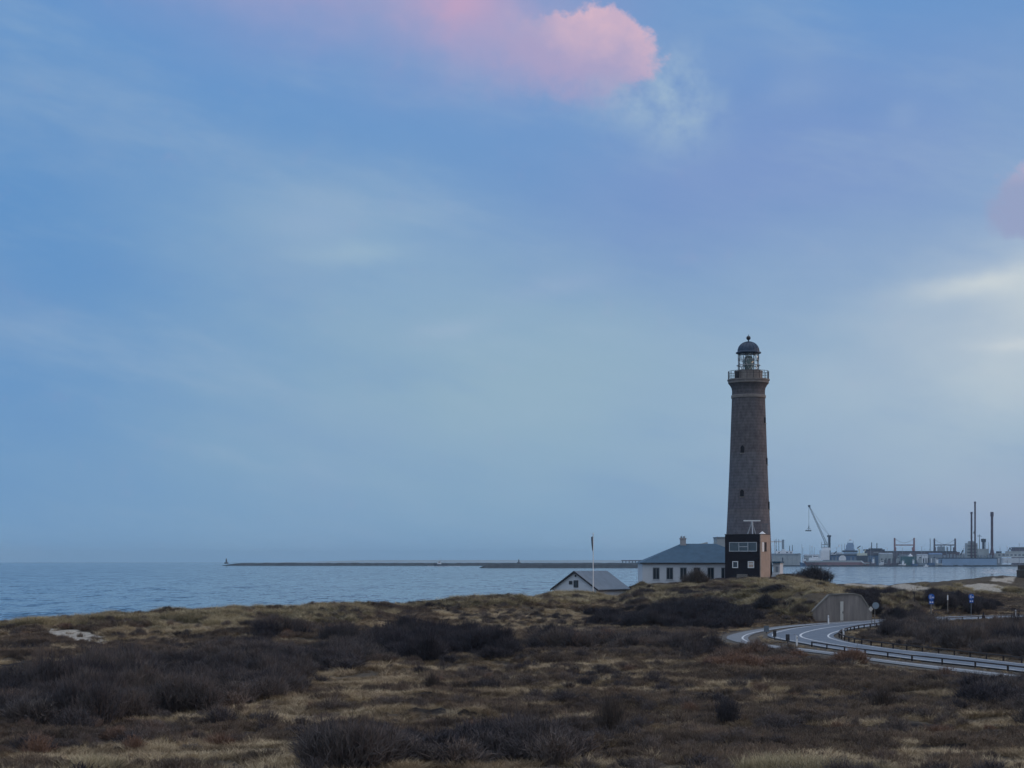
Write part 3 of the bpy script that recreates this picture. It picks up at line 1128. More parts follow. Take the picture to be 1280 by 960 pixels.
dome = MB().lathe([(r_ * LS, lz(y)) for r_, y in dm], n=32).build('dome', lead, root, smooth=True)
rb = MB()
for i in range(16):
    a0 = 2 * math.pi * i / 16
    pts = [(13.5 * LS * math.cos(R(90) * k / 8.6) * math.cos(a0), 13.5 * LS * math.cos(R(90) * k / 8.6) * math.sin(a0), lz(439.1 - 12.05 * math.sin(R(90) * k / 8.6))) for k in range(9)]
    rb.path(pts, 0.05, 4)
rb.build('seam', lead, dome)
MB().lathe([(0.6 * LS, lz(425.6))] + [(2.7 * LS * math.sin(R(180) * k / 10) + 0.01, lz(425.2) + 2.7 * LS * (1 - math.cos(R(180) * k / 10))) for k in range(11)] + [(0.1, lz(418.5))], n=16).build('finial', dark_iron, root, smooth=True)
# deep-set windows of the shaft
for px, py, w_, h_, pointed in ((925.4, 562.5, 3.6, 8, 1), (957.0, 577, 3.2, 7, 0), (924.6, 617, 3.6, 7.5, 1), (959.6, 632, 3.4, 8, 0), (954.6, 526, 3.0, 6, 0)):
    r_ = shaft_r(py) + 0.02
    sx_ = max(-0.985, min(0.985, (px - 935.6) * LS / r_))
    a0 = math.asin(sx_)
    wnd = MB()
    hw, hh = w_ * LS * 0.62, h_ * LS * 0.6
    poly = [(-hw, -hh), (hw, -hh), (hw, hh * 0.5), (0, hh), (-hw, hh * 0.5)] if pointed else [(-hw, -hh), (hw, -hh), (hw, hh * 0.7), (hw * 0.5, hh), (-hw * 0.5, hh), (-hw, hh * 0.7)]
    wnd.prism(poly, -0.10, 0.6)
    o = wnd.build('window', dark_open, tower)
    o.location = (r_ * math.sin(a0), -r_ * math.cos(a0), lz(py))
    o.rotation_euler = (0, 0, a0)
    fr = MB().span(-hw - 0.12, hw + 0.12, -0.16, 0.5, -hh - 0.18, -hh)
    q = fr.build('window_sill', pale_stone, tower)
    q.location, q.rotation_euler = o.location, o.rotation_euler

# ------------------------------------------------------------------ radar lookout building in front of the tower
RD = 324.0
RS = RD / F
TH = R(-29)
cx_, cy_ = XP(950, RD), RD                     # near right corner
zb = ZP(721.5, RD)
W_, D_, HT = 41 * RS / math.cos(TH), 16 * RS / abs(math.sin(TH)), 53.3 * RS
rootb = empty('lookout_building', (cx_, cy_, zb), TH, 'square black boarded lookout building with one tan side below the lighthouse', 'building')
# local axes: front runs to -x, depth to +y
MB().span(-W_, -0.01, 0.0, D_, -1.5, HT).build('wall', black_boards, rootb)
MB().span(-0.01, 0.16, -0.03, D_ + 0.02, -1.5, HT + 0.02).build('side_wall', tan_render, rootb)['label'] = 'tan rendered side wall'
MB().span(-W_ - 0.06, 0.2, -0.06, D_ + 0.06, HT + 0.02, HT + 0.14).build('roof', dark_iron, rootb)
fx_ = lambda px: -(950 - px) * RS / math.cos(TH)
fz_ = lambda py: (721.5 - py) * RS


def window(parent, x0, x1, z0, z1, y=-0.02, frame=0.12, bars_x=(), bars_z=(), fm=None, pm=None, side=None, name='window'):
    """frame with bars as the window, its glass as a sub-part; in the local x-z plane at y, looking to -y"""
    f = MB()
    fr_ = frame
    f.span(x0, x1, y - 0.07, y + 0.05, z0, z0 + fr_)
    f.span(x0, x1, y - 0.07, y + 0.05, z1 - fr_, z1)
    f.span(x0, x0 + fr_, y - 0.07, y + 0.05, z0 + fr_, z1 - fr_)
    f.span(x1 - fr_, x1, y - 0.07, y + 0.05, z0 + fr_, z1 - fr_)
    for bx in bars_x:
        f.span(bx - fr_ / 2, bx + fr_ / 2, y - 0.06, y + 0.04, z0 + fr_, z1 - fr_)
    for bz, a0, a1 in bars_z:
        f.span(a0, a1, y - 0.055, y + 0.035, bz - fr_ / 2, bz + fr_ / 2)
    fo = f.build(name, fm or white_wood, parent)
    g_ = MB().span(x0 + fr_, x1 - fr_, y - 0.02, y + 0.015, z0 + fr_, z1 - fr_).build('pane', pm or pane_m, fo)
    return fo


frame_grey = mat('grey_window_frame', (0.42, 0.45, 0.47), 0.6, 0.1, 2)
curtain = mat('beige_curtain', (0.50, 0.38, 0.29), 0.9, 0.2, 4)
tint_glass = glass_mat('tinted_glass', (0.06, 0.09, 0.11), 0.06)
window(rootb, fx_(914), fx_(946.5), fz_(689.3), fz_(677.5), frame=0.13, bars_x=(fx_(925.5), fx_(936)), bars_z=((fz_(683.2), fx_(926.2), fx_(935.3)),), fm=frame_grey, pm=tint_glass)['label'] = 'wide three pane lookout window'
window(rootb, fx_(917.8), fx_(924.5), fz_(710), fz_(701.5), frame=0.15)
window(rootb, fx_(936), fx_(943.2), fz_(710), fz_(701.5), frame=0.15, pm=curtain, bars_z=((fz_(705), fx_(936.8), fx_(942.4)),))['label'] = 'small window with a beige curtain'
# side opening on the tan wall (its own local frame: along +y, facing +x)
sy_ = lambda px: (px - 950) * RS / abs(math.sin(TH))
so = MB().span(0.12, 0.22, sy_(955.02), sy_(959.4), fz_(689.4), fz_(677.6)).build('side_window', dark_open, rootb)
so2 = MB().span(0.14, 0.24, sy_(951.8), sy_(955.0), fz_(689.6), fz_(677.8)).build('shutter', white_wood, so)
MB().span(-W_ * 0.62, -W_ * 0.34, -0.75, -0.2, -0.35, 0.55).build('bench_box', grey_wood, rootb)
# things on its roof
ra = empty('radar_antenna', (XP(940, RD + 4), RD + 4, zb + HT + 0.14), 0, 'white radar scanner bar on a grey tripod on the black building roof', 'radar antenna')
k = (RD + 4) / F
MB().box((0, 0, 16.8 * k), (21 * k, 0.35, 1.5 * k)).build('scanner', white_wood, ra)
tr_ = MB()
for dx, dy in ((-5, 0.5), (5, 0.5), (0, -0.9), (1.5, 0.9)):
    tr_.cyl((dx * k, dy, 0), (dx * 0.18 * k, dy * 0.2, 12.5 * k), 0.12, 0.10, 6)
tr_.cyl((0, 0, 12.3 * k), (0, 0, 16.2 * k), 0.26, 0.2, 10)
tr_.build('tripod', frame_grey, ra)
an = empty('antenna_rack', (XP(956.5, RD + 3.5), RD + 3.5, zb + HT + 0.14), 0, 'rack of thin whip antennas on the tan side roof edge', 'antenna')
for dx in (-3.2, -1.6, 0, 1.8, 3.2):
    MB().cyl((dx * k, 0, 0), (dx * k, 0, 13.2 * k), 0.05, 0.04, 5).build('whip', sign_back, an)
MB().cyl((-3.8 * k, 0, 12.4 * k), (3.8 * k, 0, 12.4 * k), 0.05, n=5).build('crossbar', sign_back, an)
ht = empty('roof_hatch', (XP(953, RD + 1.4), RD + 1.4, zb + HT + 0.14), TH, 'little white pyramid shaped hatch on the roof corner of the black building', 'roof hatch')
MB().add([(-0.5, -0.5, 0), (0.5, -0.5, 0), (0.5, 0.5, 0), (-0.5, 0.5, 0), (0, 0, 0.5)], [(0, 1, 4), (1, 2, 4), (2, 3, 4), (3, 0, 4), (3, 2, 1, 0)]).build('lid', white_wood, ht)
MB().span(-0.42, 0.42, -0.42, 0.42, -0.02, 0.04).build('kerb', sign_back, ht)

# white porch hut right of the tower
hd = 334.0
hk = hd / F
hut = empty('white_hut', (XP(971, hd), hd, ZP(719, hd)), R(-20), 'small white hut with dark flat roof tucked right of the tan wall', 'hut')
MB().span(-4.6 * hk, 4.0 * hk, 0, 3, -1, 15 * hk).build('wall', white_wall, hut)
MB().span(-5.4 * hk, 5.0 * hk, -0.25, 3.3, 15 * hk, 17.2 * hk).build('roof', slate, hut)
MB().span(-1.2 * hk, 2.2 * hk, -0.08, 0.05, 0, 11 * hk).build('door', far_grey, hut)
for i in range(4):
    MB().span(-4.5 * hk, 4.5 * hk, -0.5 - 0.35 * (i + 1), -0.5 - 0.35 * i, -1.2, 0.55 - 0.3 * i).build('step', white_wall, hut)

# ------------------------------------------------------------------ keeper's house: long white house with a hipped roof
KD = 347.0
KS = KD / F
kz = ZP(728.5, KD)
kx0, kx1 = 0.0, (952 - 803) * KS
keeper = empty('keeper_house', (XP(803, KD), KD, kz), 0, 'long white house with grey blue hipped roof left of the lighthouse', 'house')
kh = (728.5 - 703.5) * KS
kd_ = 12.5
MB().span(kx0, kx1, 0, kd_, -1.5, kh).build('wall', white_wall, keeper)
ov = 0.45
e0, e1, e2, e3 = (-ov, -ov, kh), (kx1 + ov, -ov, kh), (kx1 + ov, kd_ + ov, kh), (-ov, kd_ + ov, kh)
rz_ = (728.5 - 680) * KS + 0.12
r0, r1 = (52 * KS, kd_ / 2, rz_), (kx1 - 52 * KS, kd_ / 2, rz_)
kr = MB().add([e0, e1, e2, e3, r0, r1], [(0, 1, 5, 4), (1, 2, 5), (2, 3, 4, 5), (3, 0, 4), (3, 2, 1, 0)]).build('roof', slate, keeper)
MB().span(-ov - 0.05, kx1 + ov + 0.05, -ov - 0.12, -ov, kh - 0.16, kh + 0.02).build('gutter', dark_iron, kr)
ch = MB().span(51 * KS, 58 * KS, kd_ / 2 - 0.6, kd_ / 2 + 0.6, rz_ - 1.2, rz_ + 6.6 * KS)
ch.span(50.4 * KS, 58.6 * KS, kd_ / 2 - 0.7, kd_ / 2 + 0.7, rz_ + 5.6 * KS, rz_ + 7.2 * KS)
cho = ch.build('chimney', mat('pale_chimney_render', (0.42, 0.40, 0.39), 0.85, 0.2, 1.5), kr)
for q in (52.6, 56):
    MB().cyl((q * KS, kd_ / 2, rz_ + 7.1 * KS), (q * KS, kd_ / 2, rz_ + 9.6 * KS), 0.22, 0.18, 8).build('chimney_pot', far_grey, kr)
for px in (816, 833, 850, 867, 884.2, 901.5):
    x0 = (px - 803) * KS
    window(keeper, x0, x0 + 8.3 * KS, (728.5 - 724.3) * KS, (728.5 - 709.4) * KS, frame=0.14, bars_x=(x0 + 4.15 * KS,), fm=sign_back)
    MB().span(x0 - 0.1, x0 + 8.3 * KS + 0.1, -0.16, 0.02, (728.5 - 725) * KS, (728.5 - 724.35) * KS).build('window_sill', white_wall, keeper)
# grey block behind its ridge
gd = 372.0
gk = gd / F
ob = empty('grey_outbuilding', (XP(896, gd), gd, 3.0), 0, 'flat grey block rising behind the house ridge beside the tower', 'building')
ghz = ZP(672.3, gd) - 3.0
MB().span(0, 22 * gk, 0, 6, -2, ghz).build('wall', far_hall, ob)
MB().span(-0.15, 22 * gk + 0.15, -0.15, 6.15, ghz, ghz + 0.2).build('roof', far_grey, ob)
MB().prism([(-22 * gk, ghz - 1.35), (-11 * gk, ghz - 0.9), (-11 * gk, ghz - 4.5), (-22 * gk, ghz - 4.5)], 0.5, 5).build('lean_to', far_hall, ob)

# ------------------------------------------------------------------ small gabled house beyond the dune
SD = 318.0
SS = SD / F
sth = R(-30)
small = empty('gabled_cottage', (XP(718.6, SD), SD, ZP(745, SD)), sth, 'small white cottage with pale roof half hidden behind the dune', 'house')
gw = 26.2 * SS / math.cos(sth)
ez, az_ = (745 - 735.5) * SS, (745 - 714.8) * SS
Ls = 12.5
MB().prism([(-gw, -1.5), (gw, -1.5), (gw, ez), (0, az_ - 0.15), (-gw, ez)], 0, Ls).build('wall', white_wall, small)
rf = MB()
for s_ in (-1, 1):
    sl = (az_ - ez) / gw
    x1_ = s_ * (gw + 0.45)
    z1_ = ez - 0.45 * sl
    poly = [(0, az_), (x1_, z1_), (x1_, z1_ + 0.14), (0, az_ + 0.16)]
    rf.prism(poly if s_ > 0 else poly[::-1], -0.35, Ls + 0.35)
rfo = rf.build('roof', pale_roof, small)
bg_ = MB()
for s_ in (-1, 1):
    x1_ = s_ * (gw + 0.5)
    z1_ = ez - 0.5 * sl
    poly = [(0, az_ + 0.2), (x1_, z1_ + 0.2), (x1_, z1_ - 0.12), (0, az_ - 0.14)]
    bg_.prism(poly, -0.44, -0.36)
bg_.build('bargeboard', dark_iron, rfo)
MB().span(gw + 0.36, gw + 0.5, -0.3, Ls + 0.3, ez - 0.5 * sl - 0.1, ez - 0.5 * sl + 0.05).build('gutter', dark_iron, rfo)
cz = lambda py: (745 - py) * SS
cxp = lambda px: (px - 718.6) * SS / math.cos(sth)
window(small, cxp(717.2), cxp(722.8), cz(734.4), cz(725.4), frame=0.1, fm=dark_iron)
window(small, cxp(711.6), cxp(715.6), cz(730.5), cz(726.2), frame=0.08, fm=dark_iron)
MB().span(cxp(718.6), cxp(720.4), -0.05, 0.02, cz(721.2), cz(718.4)).build('vent', dark_open, small)

# flagpole with a hanging pennant
fd = 300.0
fk = fd / F
fp = empty('flagpole', (XP(741.4, fd), fd, ZP(744, fd)), 0, 'tall white flagpole with a limp dark pennant beside the cottage', 'flagpole')
MB().cyl((0, 0, -1), (0, 0, 76 * fk), 0.12, 0.06, 10).build('pole', white_wood, fp, smooth=True)
MB().lathe([(0.02, 76 * fk), (0.11, 76.4 * fk), (0.11, 77 * fk), (0.02, 77.5 * fk)], n=8).build('finial', white_wood, fp)
pn = MB()
rows = 10
for i in range(rows + 1):
    z = 73.5 * fk - i * 1.75 * fk
    w_ = (1.5 * (1 - (i / rows) ** 1.6) + 0.4) * fk
    y_ = 0.09 * math.sin(i * 1.3)
    pn.v += [(-0.09 - w_ * 0.95, y_ - 0.02, z - 0.15), (-0.09 - w_ * 0.5, y_ + 0.12, z - 0.05), (-0.07, 0, z), (-0.09 - w_ * 0.5, y_ - 0.16, z - 0.08)]
for i in range(rows):
    for j in range(4):
        a0, a1 = i * 4 + j, i * 4 + (j + 1) % 4
        pn.f.append((a0, a1, a1 + 4, a0 + 4))
pn.build('pennant', pennant_m, fp, smooth=True)

# ------------------------------------------------------------------ bunker
bk = BY / F
bun = empty('bunker', (XP(1052, BY), BY, ZR - 0.05), R(4), 'grey concrete bunker front with a pale door built into the mound', 'bunker')
bx = lambda px: (px - 1052) * bk
bz = lambda py: (778.5 - py) * bk
poly = [(bx(1015), -1), (bx(1090), -1), (bx(1090), bz(768)), (bx(1076), bz(747.5)), (bx(1068), bz(745.5)), (bx(1037), bz(746.5)), (bx(1015), bz(768))]
MB().prism(poly, 0, 0.6).build('front_wall', concrete, bun)
cp = MB()
top = poly[2:] 
for a, b_ in zip(top[:-1], top[1:]):
    dx, dz = b_[0] - a[0], b_[1] - a[1]
    L_ = math.hypot(dx, dz)
    nx, nz = dz / L_ * 0.14, -dx / L_ * 0.14
    if nz < 0:
        nx, nz = -nx, -nz
    cp.prism([a, b_, (b_[0] + nx, b_[1] + nz), (a[0] + nx, a[1] + nz)], -0.12, 0.75)
cp.build('coping', coping, bun)
dr = MB().span(bx(1050.2), bx(1054.2), -0.06, 0.05, 0.0, bz(754.5)).build('door', pale_door, bun)
MB().box((bx(1053.4), -0.09, 1.0), (0.08, 0.06, 0.25)).build('handle', dark_iron, dr)

# ------------------------------------------------------------------ roadside furniture
del_g = 'white reflector posts along the road'
spots = [(1035.6, 780.0, 10.5, 'white reflector post standing before the concrete bunker'),
         (996.0, 807.0, 12.0, 'tall white reflector post beside the chevron boards of the bend'),
         (1054.5, 795.5, 9.5, 'white reflector post inside the tip of the curved guard rail'),
         (1269.5, 772.5, 10.0, 'white reflector post at the far road right of the litter bin')]
for px, py, hpx, lab in spots:
    x, d = road_pt(px, py)
    r_ = empty('marker_post', (x, d, ZR - 0.05), R(20), lab, 'marker post', del_g)
    hh = hpx * d / F + 0.05
    MB().prism([(-0.065, -0.3), (0.065, -0.3), (0.065, hh), (-0.065, hh + 0.05)], -0.045, 0.045).build('body', white_wood, r_)
    MB().box((0, -0.05, hh - 0.16), (0.07, 0.015, 0.12)).build('reflector', dark_iron, r_)
boards = [(958, 790.5, 6.4, 7.6, 0.0, 'widest grey chevron board back, standing where path and road part'),
          (968.4, 799.0, 4.2, 8.2, 0.35, 'narrow dark chevron board back at the outer tip of the bend'),
          (984.6, 805.5, 4.8, 8.0, 0.6, 'dark chevron board back on a thin pole beside the white reflector post')]
for px, py, wpx, hpx, up, lab in boards:
    x, d = road_pt(px, py)
    k_ = d / F
    r_ = empty('chevron_board', (x, d, ZR - 0.1), R(-12), lab, 'road sign', 'chevron boards seen from behind')
    z0 = 0.15 + up * 0.45
    MB().cyl((0, 0.06, -0.4), (0, 0.06, z0 + hpx * k_ * 0.9), 0.045, n=8).build('pole', dark_iron, r_)
    MB().box((0, 0, z0 + hpx * k_ / 2), (wpx * k_, 0.04, hpx * k_)).build('board', sign_back if px < 960 else dark_iron, r_)


def round_sign(name, px, py_base, d, label, group, discs, pole_r, pole_m, rz=0.0, polex=0.0):
    k_ = d / F
    x = XP(px, d)
    z = float(zat(x, d))
    r_ = empty(name, (x, d, z), rz, label, 'road sign', group)
    topz = max(q[1] for q in discs)
    MB().cyl((polex, 0.08, -0.5), (polex, 0.08, ZP(topz, d) - z), pole_r, n=8).build('pole', pole_m, r_)
    return r_, k_, z


# two blue path signs: a disc with figures above a smaller plate
for px, d, pr, pm_, lab in ((1164.2, 230.5, 0.11, grey_wood, 'blue round path sign on a thick wooden post'),
                            (1214.2, 232, 0.05, sign_back, 'blue round path sign on a thin grey pole')):
    k_ = d / F
    x = XP(px, d)
    z = float(zat(x, d))
    r_ = empty('path_sign', (x, d, z), R(4), lab, 'road sign', 'blue path signs by the far road')
    zt = ZP(742.3, d) - z
    MB().cyl((0, 0.1, -0.5), (0, 0.1, zt - 0.1), pr, n=10).build('pole', pm_, r_)
    rad = 4.0 * k_ if px < 1200 else 3.5 * k_
    dz_ = zt - rad
    dsc = MB().cyl((0, 0.02, dz_), (0, -0.02, dz_), rad, n=28).build('disc', sign_blue, r_)
    fg = MB()
    # pedestrian, dividing line and cycle
    fg.span(-0.012, 0.012, -0.032, -0.022, dz_ - rad * 0.75, dz_ + rad * 0.75)
    fx0 = -rad * 0.42
    fg.cyl((fx0, -0.032, dz_ + rad * 0.45), (fx0, -0.022, dz_ + rad * 0.45), rad * 0.13, n=10)
    fg.span(fx0 - rad * 0.12, fx0 + rad * 0.12, -0.032, -0.022, dz_ - rad * 0.1, dz_ + rad * 0.28)
    fg.span(fx0 - rad * 0.12, fx0 - rad * 0.02, -0.032, -0.022, dz_ - rad * 0.55, dz_ - rad * 0.1)
    fg.span(fx0 + rad * 0.03, fx0 + rad * 0.14, -0.032, -0.022, dz_ - rad * 0.55, dz_ - rad * 0.1)
    for q in (0.28, 0.66):
        fg.cyl((q * rad, -0.032, dz_ - rad * 0.2), (q * rad, -0.022, dz_ - rad * 0.2), rad * 0.16, n=12)
    fg.span(rad * 0.28, rad * 0.66, -0.032, -0.022, dz_ - rad * 0.02, dz_ + rad * 0.1)
    fg.build('symbol', white_wood, dsc)
    pl = MB().span(-rad * 0.75, rad * 0.75, -0.02, 0.02, dz_ - rad * 2.2, dz_ - rad * 1.06).build('plate', sign_blue, r_)
    ar = MB()
    ar.span(-rad * 0.55, -rad * 0.15, -0.03, -0.022, dz_ - rad * 1.85, dz_ - rad * 1.4)
    ar.span(rad * 0.15, rad * 0.55, -0.03, -0.022, dz_ - rad * 1.85, dz_ - rad * 1.4)
    ar.build('symbol', white_wood, pl)
# round sign and tilted square plate seen from behind, at the bunker
d = 196.0
k_ = d / F
x = XP(1094.6, d)
z = ZR - 0.1
r_ = empty('round_sign', (x, d, z), 0, 'grey round sign back on a pole right of the bunker', 'road sign')
MB().cyl((-1.0 * k_, 0.08, -0.4), (-1.0 * k_, 0.08, ZP(754, d) - z), 0.045, n=8).build('pole', grey_wood, r_)
MB().cyl((0, 0.02, ZP(757, d) - z), (0, -0.02, ZP(757, d) - z), 4.2 * k_, n=24).build('disc', mat('sign_grey_blue', (0.22, 0.27, 0.31), 0.5, 0.1, 2), r_)
x = XP(1088.6, d - 1)
r_ = empty('diamond_sign', (x, d - 1, z), R(15), 'pale square sign turned on its corner beside the bunker', 'road sign')
MB().cyl((1.6 * k_, 0.06, -0.4), (1.6 * k_, 0.06, ZP(759, d) - z), 0.04, n=8).build('pole', grey_wood, r_)
q = 3.3 * k_
zc = ZP(761, d) - z
MB().prism([(0, zc - q), (q, zc), (0, zc + q), (-q, zc)], -0.02, 0.02).build('board', pale_door, r_)

d = 233.5
x = XP(1184.6, d)
r_ = empty('wooden_pole', (x, d, float(zat(x, d))), 0, 'thin bare pole with a white band between the blue signs', 'pole')
MB().cyl((0, 0, -0.4), (0, 0, ZP(742, d) - float(zat(x, d))), 0.07, 0.055, 8).build('shaft', grey_wood, r_)
MB().cyl((0, 0, ZP(750, d) - float(zat(x, d))), (0, 0, ZP(744, d) - float(zat(x, d))), 0.085, 0.08, 8).build('band', white_wood, r_)
x, d = road_pt(1229.5, 774.5)
r_ = empty('litter_bin', (x, d, ZR - 0.1), 0, 'dark litter bin with a narrow post at the far guard rail', 'bin')
MB().lathe([(0.16, 0), (0.20, 0.1), (0.22, 0.55), (0.2, 0.6)], n=12).build('body', dark_iron, r_)
MB().cyl((0.03, 0.1, -0.2), (0.03, 0.1, 0.98), 0.09, n=8).build('post', dark_iron, r_)
x, y, z = at(964, 778.5)
r_ = empty('low_barrier', (x, y, z), R(8), 'low brown wooden barrier in the grass above the cycle path', 'barrier')
kk = y / F
MB().box((0, 0, 3.6 * kk), (10 * kk, 0.1, 0.14)).build('rail', grey_wood, r_)
for s_ in (-3.8, 3.8):
    MB().box((s_ * kk, 0.08, 1.2 * kk), (0.14, 0.1, 4.6 * kk)).build('post', grey_wood, r_)
for px, py, lab in ((990, 783.2, 'short dark post in the verge left of the bunker'), (1004, 781.8, 'short dark post in the verge closest to the bunker')):
    x, d = road_pt(px, py - 4.2)
    r_ = tag(MB().cyl((0, 0, -0.3), (0, 0, 0.42), 0.09, 0.08, 8).build('verge_post', tarred_wood, None, loc=(x, d, float(zat(x, d)))), lab, 'post', 'short posts in the road verge')
x, y, z = at(988.5, 719.5)
r_ = tag(MB().lathe([(0.13, -0.4), (0.13, 0.55), (0.09, 0.62), (0.13, 0.7), (0.13, 0.82), (0.05, 0.9)], n=10).build('bollard', tarred_wood, None, loc=(x, y, z)), 'small dark bollard on the mound right of the white hut', 'bollard')

# ruined block on the right dune
x, y, z = at(1279, 722.5)
ru = MB()
kk = y / F
ru.plan([(-5.5 * kk, -1.2), (-1 * kk, -1.6), (6 * kk, -1.2), (7 * kk, 2), (-4.5 * kk, 2.2)], -1, 10 * kk)
ru.plan([(-5.0 * kk, -0.9), (-0.5 * kk, -1.9), (7 * kk, -1.0), (6.4 * kk, 2.1), (-3.5 * kk, 2.0)], 10.2 * kk, 16 * kk)
tag(ru.build('bunker_ruin', mat('ruin_concrete', (0.075, 0.066, 0.06), 0.95, 0.4, 0.8, 0.4), None, loc=(x, y, z)), 'dark weathered concrete ruin on the sandy dune', 'ruin')

# ------------------------------------------------------------------ harbour and ships, about 3.3 km away
HD = 3300.0
hk = HD / F


def hx(px, d=HD):
    return XP(px, d)


def hz(py, d=HD):
    return ZP(py, d)


def hspan(m, px0, px1, py0, py1, d, depth):
    """block standing at distance d, depth metres deep"""
    return m.span(hx(px0, d), hx(px1, d), d, d + depth, hz(py1, d), hz(py0, d))


def local(m, o):
    m.v = [(q[0] - o[0], q[1] - o[1], q[2] - o[2]) for q in m.v]
    return m


def thing(name, px, d, label, cat, group=None, z=0.0):
    o = empty(name, (hx(px, d), d, z), 0, label, cat, group)
    return o


def part(name, m, mt, root):
    # geometry given in world metres; shift into the thing's frame
    p = root
    o = np.zeros(3)
    while p is not None:
        o += np.array(p.location)
        p = p.parent
    return local(m, o).build(name, mt, root)


quay = MB().plan([(hx(966), 3290), (hx(1262), 3290), (hx(1420), 3900), (hx(1420), 4600), (hx(900, 4600), 4600), (hx(900, 3400), 3400)], -4, 2.2).build('quay', rubble)
tag(quay, 'dark low harbour quay at the water edge', 'quay', kind='structure')
# dark outer mole with a ragged top
mo = MB()
xs = np.linspace(hx(1010, 3240), hx(1250, 3240), 60)
for i in range(59):
    h0 = 1.6 + 1.2 * random.random()
    mo.span(xs[i], xs[i + 1] + 0.05 * (i % 2), 3236 + random.random() * 3, 3250, -2, h0)
tag(mo.build('harbour_mole', rubble), 'dark rubble mole running along the harbour front', 'mole')

# grey green hall at the left of the harbour
o = thing('harbour_hall', 985, 3330, 'long grey green harbour hall left of the crane', 'hall')
part('wall', hspan(MB(), 966, 1001, 693.5, 707, 3330, 40), far_hall, o)
part('roof', hspan(MB(), 965.6, 1001.4, 692, 693.5, 3329, 42), far_grey, o)
part('door', hspan(MB(), 977.6, 979, 697, 705, 3329.4, 1), far_dark, o)
for q in (984, 990, 996):
    part('gutter', hspan(MB(), q, q + 0.35, 694, 706, 3329.5, 1), far_grey, o)


def hull(px0, px1, py_deck, py_wl, d, beam, bow=1, rise=1.5):
    """ship hull with raked bow; bow=1 points right"""
    L = hx(px1, d) - hx(px0, d)
    xa, xb = (hx(px0, d), hx(px1, d)) if bow > 0 else (hx(px1, d), hx(px0, d))
    zt, zw = hz(py_deck, d), hz(py_wl, d)
    m = MB()
    n = 10
    vs = []
    for i in range(n + 1):
        t_ = i / n
        w = beam / 2 * (1 if t_ < 0.7 else max(0.04, 1 - ((t_ - 0.7) / 0.3) ** 1.8)) * (0.85 if t_ < 0.05 else 1)
        dz = rise * max(0, (t_ - 0.6) / 0.4) ** 2
        x_t = xa + (xb - xa) * t_
        x_b = xa + (xb - xa) * (t_ * 0.93 + 0.01)
        vs += [(x_t, d - w, zt + dz), (x_t, d + w, zt + dz), (x_b, d + w * 0.85, zw - 1.5), (x_b, d - w * 0.85, zw - 1.5)]
    fs = [(0, 1, 2, 3), tuple(4 * n + q for q in (3, 2, 1, 0))]
    for i in range(n):
        for j in range(4):
            a0, a1 = 4 * i + j, 4 * i + (j + 1) % 4
            fs.append((a0, a0 + 4, a1 + 4, a1))
    return m.add(vs, fs)


def mast(px, py0, py1, d, r=0.35):
    return MB().cyl((hx(px, d), d, hz(py1, d)), (hx(px, d), d, hz(py0, d)), r, r * 0.7, 6)


# ship behind the hall with a goalpost mast
d = 3420
o = thing('white_ship', 978, d, 'white ship with goalpost mast showing above the grey green hall', 'ship', 'ships moored in the far harbour')
part('hull', hull(962, 1000, 692.5, 706, d, 18, 1), far_purple, o)
part('superstructure', hspan(hspan(MB(), 970, 991, 688.6, 692.6, d - 6, 12), 978, 982, 686.5, 688.7, d - 5, 10), far_white, o)
mm = hspan(MB(), 964, 977, 676, 678, d - 1, 2)
hspan(mm, 968, 969, 673.8, 692, d - 1, 2)
part('goalpost', mm, far_white, o)
part('post', hspan(MB(), 977.5, 980.2, 674.5, 692, d - 1.5, 3), far_grey, o)
for q, h0 in ((970.2, 673.5), (973.5, 673.8), (987, 682), (990.5, 681), (971, 686.5)):
    part('mast', mast(q, h0, 690, d - 4, 0.6 if q < 975 else 0.8), far_dark, o)
mm = MB()
for q in (973, 983, 988):
    hspan(mm, q, q + 1.6, 690, 691.4, d - 6.3, 0.6)
part('window', mm, far_dark, o)


def trawler(px, wl, L, label, hm, flip=1, d=None, sup=far_white, scale=1.0):
    d = d or H * F / (wl - 702)
    o = thing('trawler', px, d, label, 'fishing boat', 'fishing boats in the far harbour')
    s = scale
    part('hull', hull(px - L / 2, px + L / 2, wl - 3.0 * s, wl, d, 7, flip, 1.6 * s), hm, o)
    c = px + flip * L * 0.12
    part('wheelhouse', hspan(hspan(MB(), c - L * 0.14, c + L * 0.12, wl - 6.6 * s, wl - 2.8 * s, d - 2, 4), c - L * 0.08, c + L * 0.1, wl - 8.2 * s, wl - 6.6 * s, d - 1.6, 3), sup, o)
    part('window', hspan(MB(), c - L * 0.07, c + L * 0.09, wl - 7.9 * s, wl - 7.1 * s, d - 1.75, 0.3), far_dark, o)
    for q, hh in ((-0.28, 15), (0.02, 13), (0.3, 9)):
        part('mast', mast(px + flip * L * q, wl - hh * s, wl - 3 * s, d, 0.22), far_grey, o)
    part('gallows', hspan(hspan(MB(), px - flip * L * 0.44 - 0.3, px - flip * L * 0.44 + 0.3, wl - 7 * s, wl - 2.6 * s, d - 2.5, 0.6), px - flip * L * 0.36 - 0.3, px - flip * L * 0.36 + 0.3, wl - 7 * s, wl - 2.6 * s, d - 2.5, 0.6), far_dark, o)
    return o


trawler(1008, 707.6, 17, 'blue hulled trawler moored right of the grey green hall', far_blue, -1, 3270, far_white, 1.25)
trawler(1021, 707.4, 15, 'dark trawler moored below the crane boom', far_dark, 1, 3262, far_grey, 1.2)

